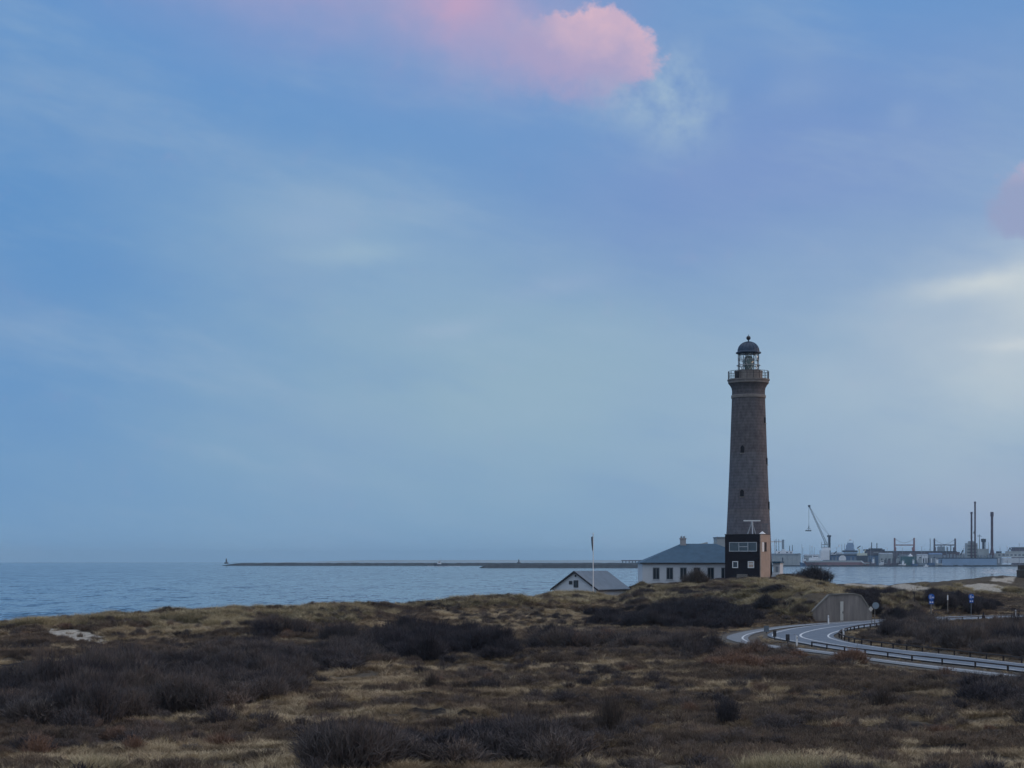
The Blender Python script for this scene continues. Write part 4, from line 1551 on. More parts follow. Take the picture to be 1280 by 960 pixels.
# crane on its carrier
d = 3380
o = thing('harbour_crane', 1033, d, 'tall harbour crane with a long slanting boom', 'crane')
cb = hspan(MB(), 1026, 1037, 688, 700, d - 8, 16)
hspan(cb, 1028, 1038, 684.5, 688, d - 5, 10)
part('base', cb, far_white, o)
fm_ = MB()
for q in (1027, 1030.5, 1034):
    hspan(fm_, q - 0.25, q + 0.25, 677.5, 685, d - 3, 0.8)
hspan(fm_, 1027, 1034.5, 680.5, 681.3, d - 3, 0.8)
hspan(fm_, 1027, 1034.5, 683.5, 684.3, d - 3, 0.8)
part('platform', fm_, far_grey, o)
part('tower', hspan(hspan(MB(), 1035.6, 1038.2, 671, 700, d - 2, 4), 1034.4, 1039, 669, 671.2, d - 3, 6), far_dark, o)
bm = MB()
p0, p1 = np.array((hx(1033, d), d - 4, hz(681, d))), np.array((hx(1011, d), d - 4, hz(632.6, d)))
for s_ in (-1.7, 1.7):
    for dy in (-1.2, 1.2):
        bm.cyl(p0 + (s_, dy, 0), p1 + (s_ * 0.5, dy * 0.6, 0), 0.45, 0.35, 5)
for i in range(16):
    a0, a1 = p0 + (p1 - p0) * i / 16, p0 + (p1 - p0) * (i + 1) / 16
    s_ = 1.7 * (1 - i / 32) * (1 if i % 2 else -1)
    bm.cyl(a0 + (s_, 0, 0), a1 + (-s_, 0, 0), 0.3, 0.3, 4)
part('boom', bm, far_grey, o)
part('boom_head', MB().box(tuple(p1), (4.2, 3.5, 3.6)), far_dark, o)
part('stay', MB().cyl((hx(1037, d), d, hz(669.5, d)), tuple(p1), 0.22, n=4).cyl((hx(1037, d), d, hz(669.5, d)), tuple(p0 + (p1 - p0) * 0.6), 0.18, n=4), far_grey, o)
hk_ = MB().cyl(tuple(p1 + (-0.6, 0, 0)), (p1[0] - 0.6, d - 4, hz(658, d)), 0.25, n=4)
hk_.cyl((p1[0] - 0.6, d - 4, hz(657, d)), (p1[0] - 0.6, d - 4, hz(663, d)), 0.8, 0.6, 6)
hspan(hk_, 1006.8, 1014.2, 662.8, 664.0, d - 5, 2)
hk_.cyl((hx(1010.5, d), d - 4, hz(659, d)), (hx(1007.5, d), d - 4, hz(663, d)), 0.25, n=4)
hk_.cyl((hx(1010.5, d), d - 4, hz(659, d)), (hx(1013.5, d), d - 4, hz(663, d)), 0.25, n=4)
part('hook', hk_, far_dark, o)

# blue quay hall behind
d = 3400
o = thing('blue_quay_hall', 1060, d, 'low dark blue quay hall behind the red brown coaster', 'hall')
part('wall', hspan(MB(), 1032, 1100, 694.5, 707, d, 30), far_blue, o)
part('roof', hspan(MB(), 1031, 1100.5, 693.2, 694.5, d - 1, 32), far_dark, o)
for q in (1040, 1044, 1048, 1063, 1068, 1075, 1084, 1092):
    part('door', hspan(MB(), q, q + 1.8, 696.5, 705, d - 0.6, 0.8), far_grey, o)
part('arched_door', MB().cyl((hx(1053, d), d - 1.2, hz(698.5, d)), (hx(1053, d), d + 0.4, hz(698.5, d)), 4.6 * hk, n=24), far_white, o)
# red brown coaster in front
d = 3262
o = thing('coaster', 1050, d, 'long coaster with red brown hull and pale rail lying at the mole', 'ship', 'ships moored in the far harbour')
part('hull', hull(1004, 1092, 702.6, 708.2, d, 14, -1, 1.5), far_red, o)
part('bulwark', hspan(hspan(MB(), 1008, 1076, 700.6, 702.8, d - 7, 14), 1080, 1092, 703.3, 705, d - 7, 14), far_hall, o)
part('deckhouse', hspan(hspan(MB(), 1012, 1026, 697, 701, d - 5, 10), 1016, 1023, 694, 697, d - 4, 8), far_white, o)
part('window', hspan(MB(), 1016.5, 1022.5, 694.8, 695.8, d - 4.3, 0.5), far_dark, o)
part('ramp', MB().prism([(hx(1076, d), hz(700.6, d)), (hx(1081, d), hz(704.4, d)), (hx(1081, d), hz(705.6, d)), (hx(1076, d), hz(702.8, d))], d - 7, d + 7), far_white, o)
for q, h0 in ((1002.3, 680), (1012.4, 681.5), (1018, 684)):
    part('mast', mast(q, h0, 702, d, 0.3), far_grey, o)
# pale naval-looking ship with stepped tower
d = 3460
o = thing('grey_ship', 1062, d, 'pale grey ship with a stepped tower and small white dome', 'ship', 'ships moored in the far harbour')
part('hull', hull(1046, 1090, 692, 706, d, 16, 1), far_grey, o)
sp = hspan(MB(), 1056, 1072, 690.5, 694, d - 6, 12)
hspan(sp, 1057.5, 1068.5, 686, 690, d - 5, 10)
hspan(sp, 1058.5, 1067.5, 681, 686, d - 4, 8)
hspan(sp, 1059.5, 1066.5, 678.5, 681, d - 3, 6)
part('superstructure', sp, far_pale_blue, o)
part('deck_band', hspan(MB(), 1053, 1072, 688, 690.2, d - 6.5, 0.5), far_dark, o)
part('radar_dome', MB().lathe([(0.2, 0), (2.0, 0.7), (2.4, 2.0), (1.8, 3.4), (0.3, 4.2)], (hx(1063, d), d, hz(676, d)), 12), far_white, o)
for q, h0 in ((1052.3, 680), (1055.8, 679.5), (1059.8, 676), (1066.6, 676), (1077.6, 683)):
    part('mast', mast(q, h0, 692, d, 0.5), far_grey, o)
part('lifeboat', MB().cyl((hx(1048, d), d - 7, hz(683.4, d)), (hx(1048, d), d - 7, hz(683.2, d) + 3.2), 1.6, 1.2, 8), far_white, o)
part('derrick', MB().cyl((hx(1041.5, d), d - 6, hz(692.3, d)), (hx(1045, d), d - 6, hz(689.3, d)), 1.1, n=6), far_dark, o)
# yellowish white workboat
d = 3350
o = thing('workboat', 1078, d, 'cream workboat with two small deck arms beside the dark stack hall', 'boat')
part('hull', hull(1071, 1085, 694.5, 707, d, 10, 1), far_dark, o)
ym = mat('cream_paint', (0.62, 0.64, 0.52), 0.6, 0.1, 0.1)
part('deckhouse', hspan(hspan(MB(), 1072, 1084, 691.5, 694.6, d - 4, 8), 1073.5, 1075.2, 686, 691.6, d - 2, 4), ym, o)
part('arm', MB().cyl((hx(1074, d), d, hz(686.5, d)), (hx(1071, d), d, hz(685, d)), 0.8, n=5).cyl((hx(1079, d), d, hz(692, d)), (hx(1082, d), d, hz(687, d)), 0.8, n=5), ym, o)
part('crane_jib', MB().cyl((hx(1071.5, d), d, hz(685.2, d)), (hx(1075.5, d), d, hz(682.4, d)), 1.0, n=5), far_dark, o)
# dark hall with two stacks
d = 3430
o = thing('stack_hall', 1094, d, 'dark quay building with two thin stacks', 'building')
part('wall', hspan(MB(), 1084, 1106, 688.2, 707, d, 25), far_purple, o)
part('roof', hspan(hspan(MB(), 1082.5, 1106, 686.6, 688.4, d - 1, 27), 1087.5, 1103, 685.4, 686.8, d + 2, 15), far_dark, o)
for q, h0 in ((1090.2, 678), (1096.8, 678.8)):
    part('stack', MB().cyl((hx(q, d), d + 5, hz(688, d)), (hx(q, d), d + 5, hz(h0, d)), 0.9, n=8), far_dark, o)
for q, y0, y1 in ((1092, 690, 693), (1098, 691.5, 694), (1100, 697, 699), (1093, 697, 702)):
    part('balcony', hspan(MB(), q, q + 6, y0, y0 + 1.0, d - 1.5, 1.5), far_hall, o)
o = thing('white_launch', 1103, 3268, 'small white launch at the foot of the dark stack building', 'boat')
part('hull', hull(1099, 1107, 704, 708, 3268, 4, 1, 0.8), far_white, o)
part('cabin', hspan(MB(), 1101, 1105, 700.8, 704, 3267, 2.4), far_white, o)
part('window', hspan(MB(), 1101.4, 1104.6, 701.4, 702.6, 3266.7, 0.3), far_dark, o)
# large ship with two goalpost derricks
d = 3380
o = thing('cargo_ship', 1150, d, 'large dark hulled ship with two pairs of tall derrick posts', 'ship', 'ships moored in the far harbour')
part('hull', hull(1100, 1200, 690, 707.5, d, 20, 1, 0.3), far_purple, o)
part('bulwark', hspan(MB(), 1103, 1196, 688.8, 690.2, d - 10, 0.8), far_dark, o)
for pa, pb, yt, pm_ in ((1118.3, 1142.6, 672.5, far_red), (1168, 1194, 673.2, far_purple)):
    for q in (pa, pb):
        part('derrick_post', MB().cyl((hx(q, d), d, hz(691, d)), (hx(q, d), d, hz(yt, d)), 1.9, 1.7, 8), pm_, o)
        part('derrick_foot', hspan(MB(), q - 2.2 if q == pb else q + 0.5, q - 0.5 if q == pb else q + 2.0, 684, 690, d - 2, 4), pm_, o)
    part('crossbeam', hspan(MB(), pa, pb, 680.6, 682, d - 0.8, 1.6), pm_, o)
    wr = MB()
    prev = None
    for i in range(13):
        t_ = i / 12
        yy = yt + 1 + (5.2 if pm_ is far_red else 6.5) * (1 - abs(2 * t_ - 1) ** 1.4)
        p_ = (hx(pa + (pb - pa) * t_, d), d, hz(yy, d))
        if prev:
            wr.cyl(prev, p_, 0.32, n=4)
        prev = p_
    part('wire', wr, far_grey, o)
part('derrick_post', MB().cyl((hx(1163.2, d), d + 3, hz(691, d)), (hx(1163.2, d), d + 3, hz(673, d)), 0.7, n=6), far_grey, o)
wd = MB()
for q in range(1172, 1192, 4):
    hspan(wd, q, q + 1.2, 681.8 + (q % 3), 690, d - 4, 3)
hspan(wd, 1173, 1180, 683, 688.6, d - 3, 5)
part('winch_house', wd, far_grey, o)
# smaller craft in front of it
trawler(1121, 708.0, 13, 'pale trawler with white wheelhouse moored before the cargo ship', far_purple, 1, 3264, far_hall, 1.45)
o = thing('teal_boat', 1135, 3256, 'teal boat with a pointed white tent amidships', 'boat')
part('hull', hull(1126, 1146, 695.6, 707.5, 3256, 8, 1, 0.6), far_teal, o)
part('tent', MB().lathe([(5.0, 0), (3.4, 1.8), (1.4, 3.6), (0.2, 5.2)], (hx(1138, 3256), 3256, hz(695.4, 3256)), 8), far_white, o)
part('rail', hspan(MB(), 1127, 1145, 693.6, 694.0, 3253, 0.4), far_grey, o)
trawler(1152, 708.2, 14, 'grey trawler with tall masts in the middle of the boat cluster', far_grey, -1, 3262, far_hall, 1.5)
trawler(1166, 708.0, 14, 'blue trawler moored left of the pale blue barge', far_blue, 1, 3258, far_grey, 1.5)
trawler(1110, 708.2, 10, 'purple brown trawler close to the white launch', far_purple, 1, 3258, far_purple, 1.2)
trawler(1128, 708.3, 9, 'small white trawler lying before the teal boat', far_white, 1, 3244, far_white, 1.0)
trawler(1143, 708.1, 8, 'little dark blue trawler between the teal boat and the grey trawler', far_blue, -1, 3246, far_white, 1.1)
trawler(1173, 707.9, 9, 'small white hulled trawler at the left end of the pale blue barge', far_hall, -1, 3246, far_white, 1.2)
trawler(1091, 708.0, 8, 'small purple brown trawler below the two thin stacks', far_purple, 1, 3246, far_white, 1.3)
# jack-up barge with three tall legs
d = 3300
o = thing('jackup_barge', 1215, d, 'pale blue jack up barge with three tall dark legs', 'barge')
part('hull', hspan(MB(), 1178, 1246, 698.2, 707.2, d - 20, 45), far_pale_blue, o)
part('deck_edge', hspan(MB(), 1177.5, 1247, 697.2, 698.2, d - 20.5, 46), far_dark, o)
leg_m = mat('dark_red_brown_leg', (0.085, 0.045, 0.06), 0.7, 0.3, 0.1)
for q, yt, r_, wtop in ((1214.4, 640.5, 1.75, 0), (1218.8, 627.5, 1.6, 0), (1240.0, 640.5, 2.4, 1)):
    lg = MB().cyl((hx(q, d), d, hz(698, d)), (hx(q, d), d, hz(yt, d)), r_, n=12)
    lg.cyl((hx(q, d), d, hz(yt + 2, d)), (hx(q, d), d, hz(yt - 0.5, d)), r_ * 1.25, n=12)
    if wtop:
        lg.cyl((hx(q, d), d, hz(645.5, d)), (hx(q, d), d, hz(641.5, d)), 3.2, 3.2, 12)
        lg.cyl((hx(q, d), d, hz(694, d)), (hx(q, d), d, hz(686, d)), 4.6, 2.6, 12)
    elif yt < 630:
        hspan(lg, q - 1.2, q + 0.6, 664.5, 667, d - 2.2, 4.4)
    part('leg', lg, leg_m, o)
sp = hspan(MB(), 1208.5, 1222, 679, 697.4, d + 4, 14)
hspan(sp, 1222, 1236, 686, 697.4, d + 2, 14)
hspan(sp, 1211, 1219, 676.5, 679, d + 6, 8)
part('superstructure', sp, far_hall, o)
wd = MB()
for yy in (682, 686, 690, 694):
    hspan(wd, 1209.4, 1221, yy, yy + 0.9, d + 3.8, 0.4)
part('window', wd, far_dark, o)
for q, h0, r_ in ((1224.3, 668, 0.9), (1229.5, 673, 0.8), (1232, 674, 0.7), (1235.5, 678, 0.5)):
    part('mast', mast(q, h0, 690, d + 8, r_), far_grey, o)
part('deck_crane', hspan(hspan(MB(), 1226.8, 1232.5, 673.5, 677.5, d + 7, 3), 1228.2, 1231, 677.5, 687, d + 7, 3), far_dark, o)
part('crosstree', hspan(MB(), 1221.6, 1227, 669.6, 670.4, d + 8, 1), far_grey, o)
dg = MB()
for q in range(1180, 1208, 4):
    hspan(dg, q + random.random(), q + 2.4, 694.5 - 2 * random.random(), 697.3, d - 8 + q % 3, 5)
for q in range(1222, 1244, 4):
    hspan(dg, q + random.random(), q + 2.2, 694.8 - 1.5 * random.random(), 697.3, d - 10 + q % 3, 5)
part('deck_gear', dg, far_grey, o)
part('boom', MB().cyl((hx(1200, d), d, hz(695, d)), (hx(1204, d), d, hz(687.6, d)), 1.3, n=6), far_dark, o)
# right end of the harbour
d = 3360
o = thing('ferry', 1268, d, 'long white hulled ship cut by the right picture edge', 'ship', 'ships moored in the far harbour')
part('hull', hull(1253, 1320, 697.6, 702.8, d, 16, 1, 0.5), far_white, o)
part('superstructure', hspan(hspan(MB(), 1245, 1316, 691.5, 696.6, d + 9, 14), 1258, 1300, 689, 691.6, d + 12, 8), far_hall, o)
wd = MB()
for q in range(1248, 1312, 5):
    hspan(wd, q, q + 2.8, 693, 694.6, d + 8.7, 0.6)
part('window', wd, far_dark, o)
part('winch', hspan(MB(), 1246, 1252, 689, 691.5, d + 11, 5), far_dark, o)
part('a_frame', MB().cyl((hx(1262, d), d + 14, hz(691, d)), (hx(1265, d), d + 14, hz(684.5, d)), 1.0, n=5).cyl((hx(1268, d), d + 14, hz(691, d)), (hx(1265, d), d + 14, hz(684.5, d)), 1.0, n=5), far_dark, o)
o = thing('dark_quay_block', 1276, 3420, 'dark square quay block rising behind the white hull', 'building')
part('wall', hspan(MB(), 1268, 1300, 684.6, 706, 3420, 20), far_purple, o)
part('roof', hspan(MB(), 1267.6, 1300.4, 683.8, 684.6, 3419, 22), far_grey, o)
# sheds and lamp masts crowding the quays
SHEDS = [(1006, 1024, 693.5, 3480, far_hall, far_grey, 'pale quay shed behind the blue hulled trawler'),
         (1040, 1052, 690.8, 3520, far_white, far_grey, 'white quay shed left of the pale grey ship'),
         (1100, 1116, 691.5, 3350, far_hall, far_grey, 'pale low shed in front of the cargo ship bow'),
         (1124, 1140, 692.6, 3340, far_grey, far_dark, 'grey shed behind the teal boat'),
         (1147, 1160, 693.0, 3340, far_white, far_grey, 'white shed behind the grey trawler'),
         (1162, 1178, 691.8, 3345, far_grey, far_blue, 'grey shed with bluish roof left of the pale blue barge'),
         (1194, 1208, 691.6, 3420, far_hall, far_grey, 'pale hall behind the left end of the barge'),
         (1236, 1252, 692.2, 3480, far_grey, far_dark, 'grey hall behind the right end of the barge')]
for a_, b_, yt, d, mw, mr, lab in SHEDS:
    o = thing('quay_shed', (a_ + b_) / 2, d, lab, 'shed', 'sheds along the harbour quays', 2.0)
    part('wall', hspan(MB(), a_, b_, yt + 1.2, 706, d, 14), mw, o)
    x0, x1, zt_ = hx(a_, d), hx(b_, d), hz(yt + 1.2, d)
    m = MB()
    m.add([(x0 - .4, d - .5, zt_), (x1 + .4, d - .5, zt_), (x1 + .4, d + 14.5, zt_), (x0 - .4, d + 14.5, zt_), (x0 - .4, d + 7, zt_ + 2.6), (x1 + .4, d + 7, zt_ + 2.6)],
          [(0, 1, 5, 4), (2, 3, 4, 5), (1, 2, 5), (3, 0, 4), (3, 2, 1, 0)])
    part('roof', m, mr, o)
    q = a_ + 1.5
    while q < b_ - 2:
        part('door', hspan(MB(), q, q + 1.5, 698, 704, d - 0.4, 0.6), far_dark if mw is not far_grey else far_white, o)
        q += 5.2
for q, yt in ((1003.5, 684), (1015, 683), (1046, 684.5), (1088, 683), (1109, 685), (1128, 684), (1152, 683.5), (1183, 682), (1204.5, 684.5), (1250, 684), (1259, 683), (1274, 679)):
    d = 3300 + (q * 7) % 60
    o = thing('lamp_mast', q, d, 'thin harbour lamp mast rising among the moored ships', 'lamp mast', 'lamp masts in the far harbour', 2.0)
    part('pole', MB().cyl((hx(q, d), d, 0), (hx(q, d), d, hz(yt, d)), 0.45, 0.3, 6), far_grey, o)
    part('lamp_head', hspan(MB(), q - 0.9, q + 0.9, yt - 0.5, yt + 0.2, d - 0.5, 1), far_white, o)
# small motor boat near the mole
o = thing('small_boat', 1157.5, 3120, 'tiny white motor boat on the water before the mole', 'boat')
part('hull', hull(1154.5, 1160.5, 707.1, 708.4, 3120, 2.4, 1, 0.5), far_white, o)
part('cabin', hspan(MB(), 1156.5, 1158.8, 705.6, 707.2, 3119.4, 1.4), far_white, o)

# breakwaters out at sea


def breakwater(px0, px1, py_top, py_wl, label, seed):
    d = H * F / (py_wl - 702)
    rs = np.random.default_rng(seed)
    n = 90
    xs = np.linspace(hx(px0, d), hx(px1, d), n)
    m = MB()
    ht_ = hz(py_top, d)
    prof = []
    for i in range(n):
        e = min(1, (i + 0.4) / 4)
        h0 = ht_ * e * (0.92 + 0.16 * rs.random())
        prof.append([(xs[i], d - 7 * e, -2), (xs[i], d - 3, h0), (xs[i], d + 3, h0 * 0.98), (xs[i], d + 9, -2)])
    vs = [q for p_ in prof for q in p_]
    fs = [(0, 1, 2, 3)]
    for i in range(n - 1):
        for j in range(3):
            fs.append((4 * i + j, 4 * i + 4 + j, 4 * i + 5 + j, 4 * i + 1 + j))
    m.add(vs, fs)
    o = m.build('breakwater', rubble)
    tag(o, label, 'breakwater', 'breakwaters in the sea')
    return d, ht_


d1, h1 = breakwater(278, 815, 703.6, 707.2, 'long thin dark breakwater stretching far across the sea', 5)
d2, h2 = breakwater(599, 860, 705.6, 710.0, 'shorter closer grey breakwater ending left of the flagpole', 6)
for px, py, d, hh, lab in ((283, 699, d1, h1, 'small light tower at the tip of the long breakwater'), (648.5, 700, d1, h1, 'small light tower midway along the long breakwater')):
    o = thing('beacon', px, d, lab, 'beacon', 'light towers on the breakwater', z=hh)
    topz = hz(py, d)
    part('tower', MB().cyl((hx(px, d), d, hh - 1.5), (hx(px, d), d, topz), 2.0, 1.3, 10), far_dark, o)
    part('lantern', MB().cyl((hx(px, d), d, topz), (hx(px, d), d, topz + 2.2), 0.9, 0.7, 8), far_grey, o)
    part('plinth', MB().cyl((hx(px, d), d, hh - 2), (hx(px, d), d, hh + 1.2), 5, 4, 10), rubble, o)
# fishing boat steaming along it
d = H * F / (707.8 - 702)
o = thing('fishing_cutter', 549, d, 'small white fishing cutter steaming past the long breakwater', 'fishing boat')
part('hull', hull(542, 560, 705.2, 707.6, d, 6, -1, 1.4), far_dark, o)
part('wheelhouse', hspan(hspan(MB(), 546.5, 551.5, 703.2, 705.4, d - 2, 4), 547.5, 550.5, 701.8, 703.2, d - 1.5, 3), far_white, o)
part('window', hspan(MB(), 547.8, 550.2, 702.2, 703.0, d - 1.7, 0.3), far_dark, o)
part('mast', mast(550.5, 697, 704, d, 0.25), far_grey, o)
part('mast', mast(556, 699.5, 705, d, 0.2), far_grey, o)
wk = MB()
rs = np.random.default_rng(3)
for i in range(36):
    x_ = hx(536 + 38 * rs.random(), d)
    y_ = d - 6 + 12 * rs.random()
    a_, b_ = 2 + 4 * rs.random(), 0.8 + rs.random()
    q = [(x_ + a_ * math.cos(t_), y_ + b_ * math.sin(t_)) for t_ in np.linspace(0, 2 * math.pi, 9)[:-1]]
    wk.plan(q, -0.3, 0.25 + 0.35 * rs.random())
tag(wk.build('wake', foam), 'white wake foam round the fishing cutter', 'wake', kind='stuff')
# surf by the right shore
sf = MB()
for i in range(110):
    px = 1225 + 50 * rs.random() ** 0.8
    py = 711.5 + 5.5 * rs.random()
    dd = H * F / (py - 702)
    x_ = XP(px, dd)
    a_, b_ = 1.5 + 5 * rs.random(), 1.0 + 5 * rs.random()
    q = [(x_ + a_ * (0.7 + 0.3 * rs.random()) * math.cos(t_), dd + b_ * math.sin(t_)) for t_ in np.linspace(0, 2 * math.pi, 11)[:-1]]
    sf.plan(q, -0.3, 0.12 + 0.25 * rs.random())
tag(sf.build('surf', foam), 'white broken surf before the sandy dune', 'surf', kind='stuff')
# pier far out
d = 4700
o = thing('pier', 792, d, 'low dark pier on short legs left of the white house', 'pier')
part('deck', hspan(MB(), 777, 830, 700.0, 701.4, d, 12), far_purple, o)
pl_ = MB()
for q in range(778, 830, 4):
    hspan(pl_, q, q + 0.9, 701.3, 706.6, d + 3, 5)
part('pile', pl_, far_dark, o)
# far low coast on the horizon
fc = MB()
n = 120
xs = np.linspace(-2600, 2500, n)
dF = 16500
prof = []
for i in range(n):
    h0 = 24 * sstep(np.array(xs[i]), -2600, -1000) * (0.75 + 0.5 * vnoise(np.array([xs[i]]), np.array([0.0]), 9, 900, 3)[0])
    prof += [(xs[i], dF, -3), (xs[i], dF + 250, float(h0)), (xs[i], dF + 900, float(h0) * 0.9), (xs[i], dF + 1200, -3)]
fs = []
for i in range(n - 1):
    for j in range(3):
        fs.append((4 * i + j, 4 * i + 4 + j, 4 * i + 5 + j, 4 * i + 1 + j))
fc.add(prof, fs)
tag(fc.build('hills', mat('far_coast', (0.30, 0.31, 0.29), 0.95, 0.3, 0.002), None, True), 'faint low coast on the horizon', 'coast', kind='structure')

# ------------------------------------------------------------------ vegetation


def blades(n, h, spread, width, lean, seed, segs=2, r_base=0.12, hvar=0.4):
    """a tuft of narrow curving blades"""
    rs = np.random.default_rng(seed)
    m = MB()
    for _ in range(n):
        a = rs.random() * 2 * math.pi
        r = r_base * math.sqrt(rs.random())
        bx_, by_ = r * math.cos(a), r * math.sin(a)
        a2 = a + rs.normal() * 0.7
        hh = h * (1 - hvar * rs.random())
        ln = lean * (0.2 + rs.random())
        tw = rs.random() * math.pi
        wx, wy = math.cos(tw) * width, math.sin(tw) * width
        vs = []
        for k in range(segs + 1):
            t_ = k / segs
            x_ = bx_ + math.cos(a2) * ln * spread * t_ ** 1.7
            y_ = by_ + math.sin(a2) * ln * spread * t_ ** 1.7
            z_ = hh * (t_ - 0.18 * ln * t_ * t_) - 0.03
            w = (1 - 0.8 * t_)
            vs += [(x_ - wx * w, y_ - wy * w, z_), (x_ + wx * w, y_ + wy * w, z_)]
        m.add(vs, [(2 * k, 2 * k + 1, 2 * k + 3, 2 * k + 2) for k in range(segs)])
    return m


def twigs(n, h, r, width, seed, kids=6, dome=1.0, foot=0.45):
    """bare twiggy shrub: stems fan out from the ground into a dome and fork into fine twigs"""
    rs = np.random.default_rng(seed)
    m = MB()

    def strip_(p, q, w0, w1):
        d_ = q - p
        s_ = np.cross(d_, rs.normal(size=3))
        s_ /= np.linalg.norm(s_) + 1e-9
        m.add([p - s_ * w0, p + s_ * w0, q + s_ * w1, q - s_ * w1], [(0, 1, 2, 3)])

    for _ in range(n):
        a = rs.random() * 2 * math.pi
        e = rs.random() ** 0.75
        rad = r * e
        base = np.array((math.cos(a) * rad * foot, math.sin(a) * rad * foot, -0.08)) + rs.normal(size=3) * (0.08, 0.08, 0)
        hz_ = h * (1 - 0.55 * e ** 2.2 * dome) * (0.72 + 0.33 * rs.random())
        tipp = np.array((math.cos(a) * rad, math.sin(a) * rad, hz_)) + rs.normal(size=3) * 0.06 * r
        mid = base * 0.5 + tipp * 0.5 + np.array((0, 0, hz_ * 0.08)) + rs.normal(size=3) * 0.05 * r
        strip_(base, mid, width * 1.4, width)
        strip_(mid, tipp, width, width * 0.35)
        for k in range(kids):
            t_ = 0.25 + 0.75 * rs.random()
            p = base + (mid - base) * t_ * 2 if t_ < 0.5 else mid + (tipp - mid) * (t_ - 0.5) * 2
            dr_ = (tipp - base) / (np.linalg.norm(tipp - base) + 1e-9) + rs.normal(size=3) * 0.55
            L_ = h * (0.12 + 0.2 * rs.random())
            q = p + dr_ * L_ * 0.8
            q[2] = max(q[2], 0.05)
            strip_(p, q, width * 0.8, width * 0.25)
    return m


def veg_mat(name, stops, rough=0.9):
    """plant colour picked per plant through the tint value each plant carries"""
    m = bpy.data.materials.new(name)
    m.use_nodes = True
    t = m.node_tree
    b_ = t.nodes['Principled BSDF']
    b_.inputs['Roughness'].default_value = rough
    b_.inputs['Specular IOR Level'].default_value = 0.15
    a = t.nodes.new('ShaderNodeAttribute')
    a.attribute_type = 'INSTANCER'
    a.attribute_name = 'tint'
    r = t.nodes.new('ShaderNodeValToRGB')
    e = r.color_ramp.elements
    e[0].position, e[0].color = stops[0][0], (*stops[0][1], 1)
    e[1].position, e[1].color = stops[-1][0], (*stops[-1][1], 1)
    for p_, c in stops[1:-1]:
        q = e.new(p_)
        q.color = (*c, 1)
    t.links.new(a.outputs['Fac'], r.inputs[0])
    t.links.new(r.outputs[0], b_.inputs['Base Color'])
    return m


def scatter(name, pts, scl, tint, protos, label, cat, kind='stuff', tilt=0.15):
    n = len(pts)
    me = bpy.data.meshes.new(name)
    me.vertices.add(n)
    me.vertices.foreach_set('co', pts.astype(np.float32).ravel())
    rs = np.random.default_rng(n)
    rot = np.stack([rs.normal(size=n) * tilt, rs.normal(size=n) * tilt, rs.random(n) * 2 * math.pi], 1)
    for nm, ty, arr in (('rot', 'FLOAT_VECTOR', rot), ('scl', 'FLOAT_VECTOR', scl), ('tint', 'FLOAT', tint), ('pick', 'INT', rs.integers(0, len(protos), n))):
        a = me.attributes.new(nm, ty, 'POINT')
        a.data.foreach_set('vector' if ty == 'FLOAT_VECTOR' else 'value', np.ascontiguousarray(arr, dtype=np.int32 if ty == 'INT' else np.float32).ravel())
    o = bpy.data.objects.new(name, me)
    COL.objects.link(o)
    pc = bpy.data.collections.new(name + '_kinds')
    for i, pm_ in enumerate(protos):
        pc.objects.link(bpy.data.objects.new('%s_kind%02d' % (name, i), pm_))
    ng = bpy.data.node_groups.new(name, 'GeometryNodeTree')
    ng.interface.new_socket('Geometry', in_out='INPUT', socket_type='NodeSocketGeometry')
    ng.interface.new_socket('Geometry', in_out='OUTPUT', socket_type='NodeSocketGeometry')
    gi, go = ng.nodes.new('NodeGroupInput'), ng.nodes.new('NodeGroupOutput')
    iop = ng.nodes.new('GeometryNodeInstanceOnPoints')
    ci = ng.nodes.new('GeometryNodeCollectionInfo')
    ci.inputs['Collection'].default_value = pc
    ci.inputs['Separate Children'].default_value = True
    ci.inputs['Reset Children'].default_value = True
    iop.inputs['Pick Instance'].default_value = True

    def na(nm, ty):
        q = ng.nodes.new('GeometryNodeInputNamedAttribute')
        q.data_type = ty
        q.inputs['Name'].default_value = nm
        return q.outputs['Attribute']

    L = ng.links.new
    L(gi.outputs[0], iop.inputs['Points'])
    L(ci.outputs[0], iop.inputs['Instance'])
    L(na('pick', 'INT'), iop.inputs['Instance Index'])
    e2r = ng.nodes.new('FunctionNodeEulerToRotation')
    L(na('rot', 'FLOAT_VECTOR'), e2r.inputs[0])
    L(e2r.outputs[0], iop.inputs['Rotation'])
    L(na('scl', 'FLOAT_VECTOR'), iop.inputs['Scale'])
    L(iop.outputs[0], go.inputs[0])
    md = o.modifiers.new('plants', 'NODES')
    md.node_group = ng
    return tag(o, label, cat, kind=kind)


def protos(mbs, material, name):
    out = []
    for i, m in enumerate(mbs):
        me = m.mesh('%s_%d' % (name, i))
        me.materials.append(material)
        out.append(me)
    return out


m_grass = veg_mat('dry_grass', [(0.0, (0.093, 0.067, 0.044)), (0.35, (0.180, 0.131, 0.082)), (0.7, (0.297, 0.220, 0.135)), (1.0, (0.488, 0.382, 0.238))])
m_heather = veg_mat('winter_heather', [(0.0, (0.063, 0.049, 0.041)), (0.5, (0.141, 0.106, 0.081)), (1.0, (0.243, 0.178, 0.123))])
m_scrub = veg_mat('bare_twigs', [(0.0, (0.045, 0.041, 0.047)), (0.4, (0.092, 0.079, 0.077)), (0.75, (0.161, 0.129, 0.109)), (1.0, (0.212, 0.130, 0.090))])
m_marram = veg_mat('dune_grass', [(0.0, (0.088, 0.079, 0.047)), (0.5, (0.208, 0.173, 0.103)), (1.0, (0.452, 0.370, 0.228))])

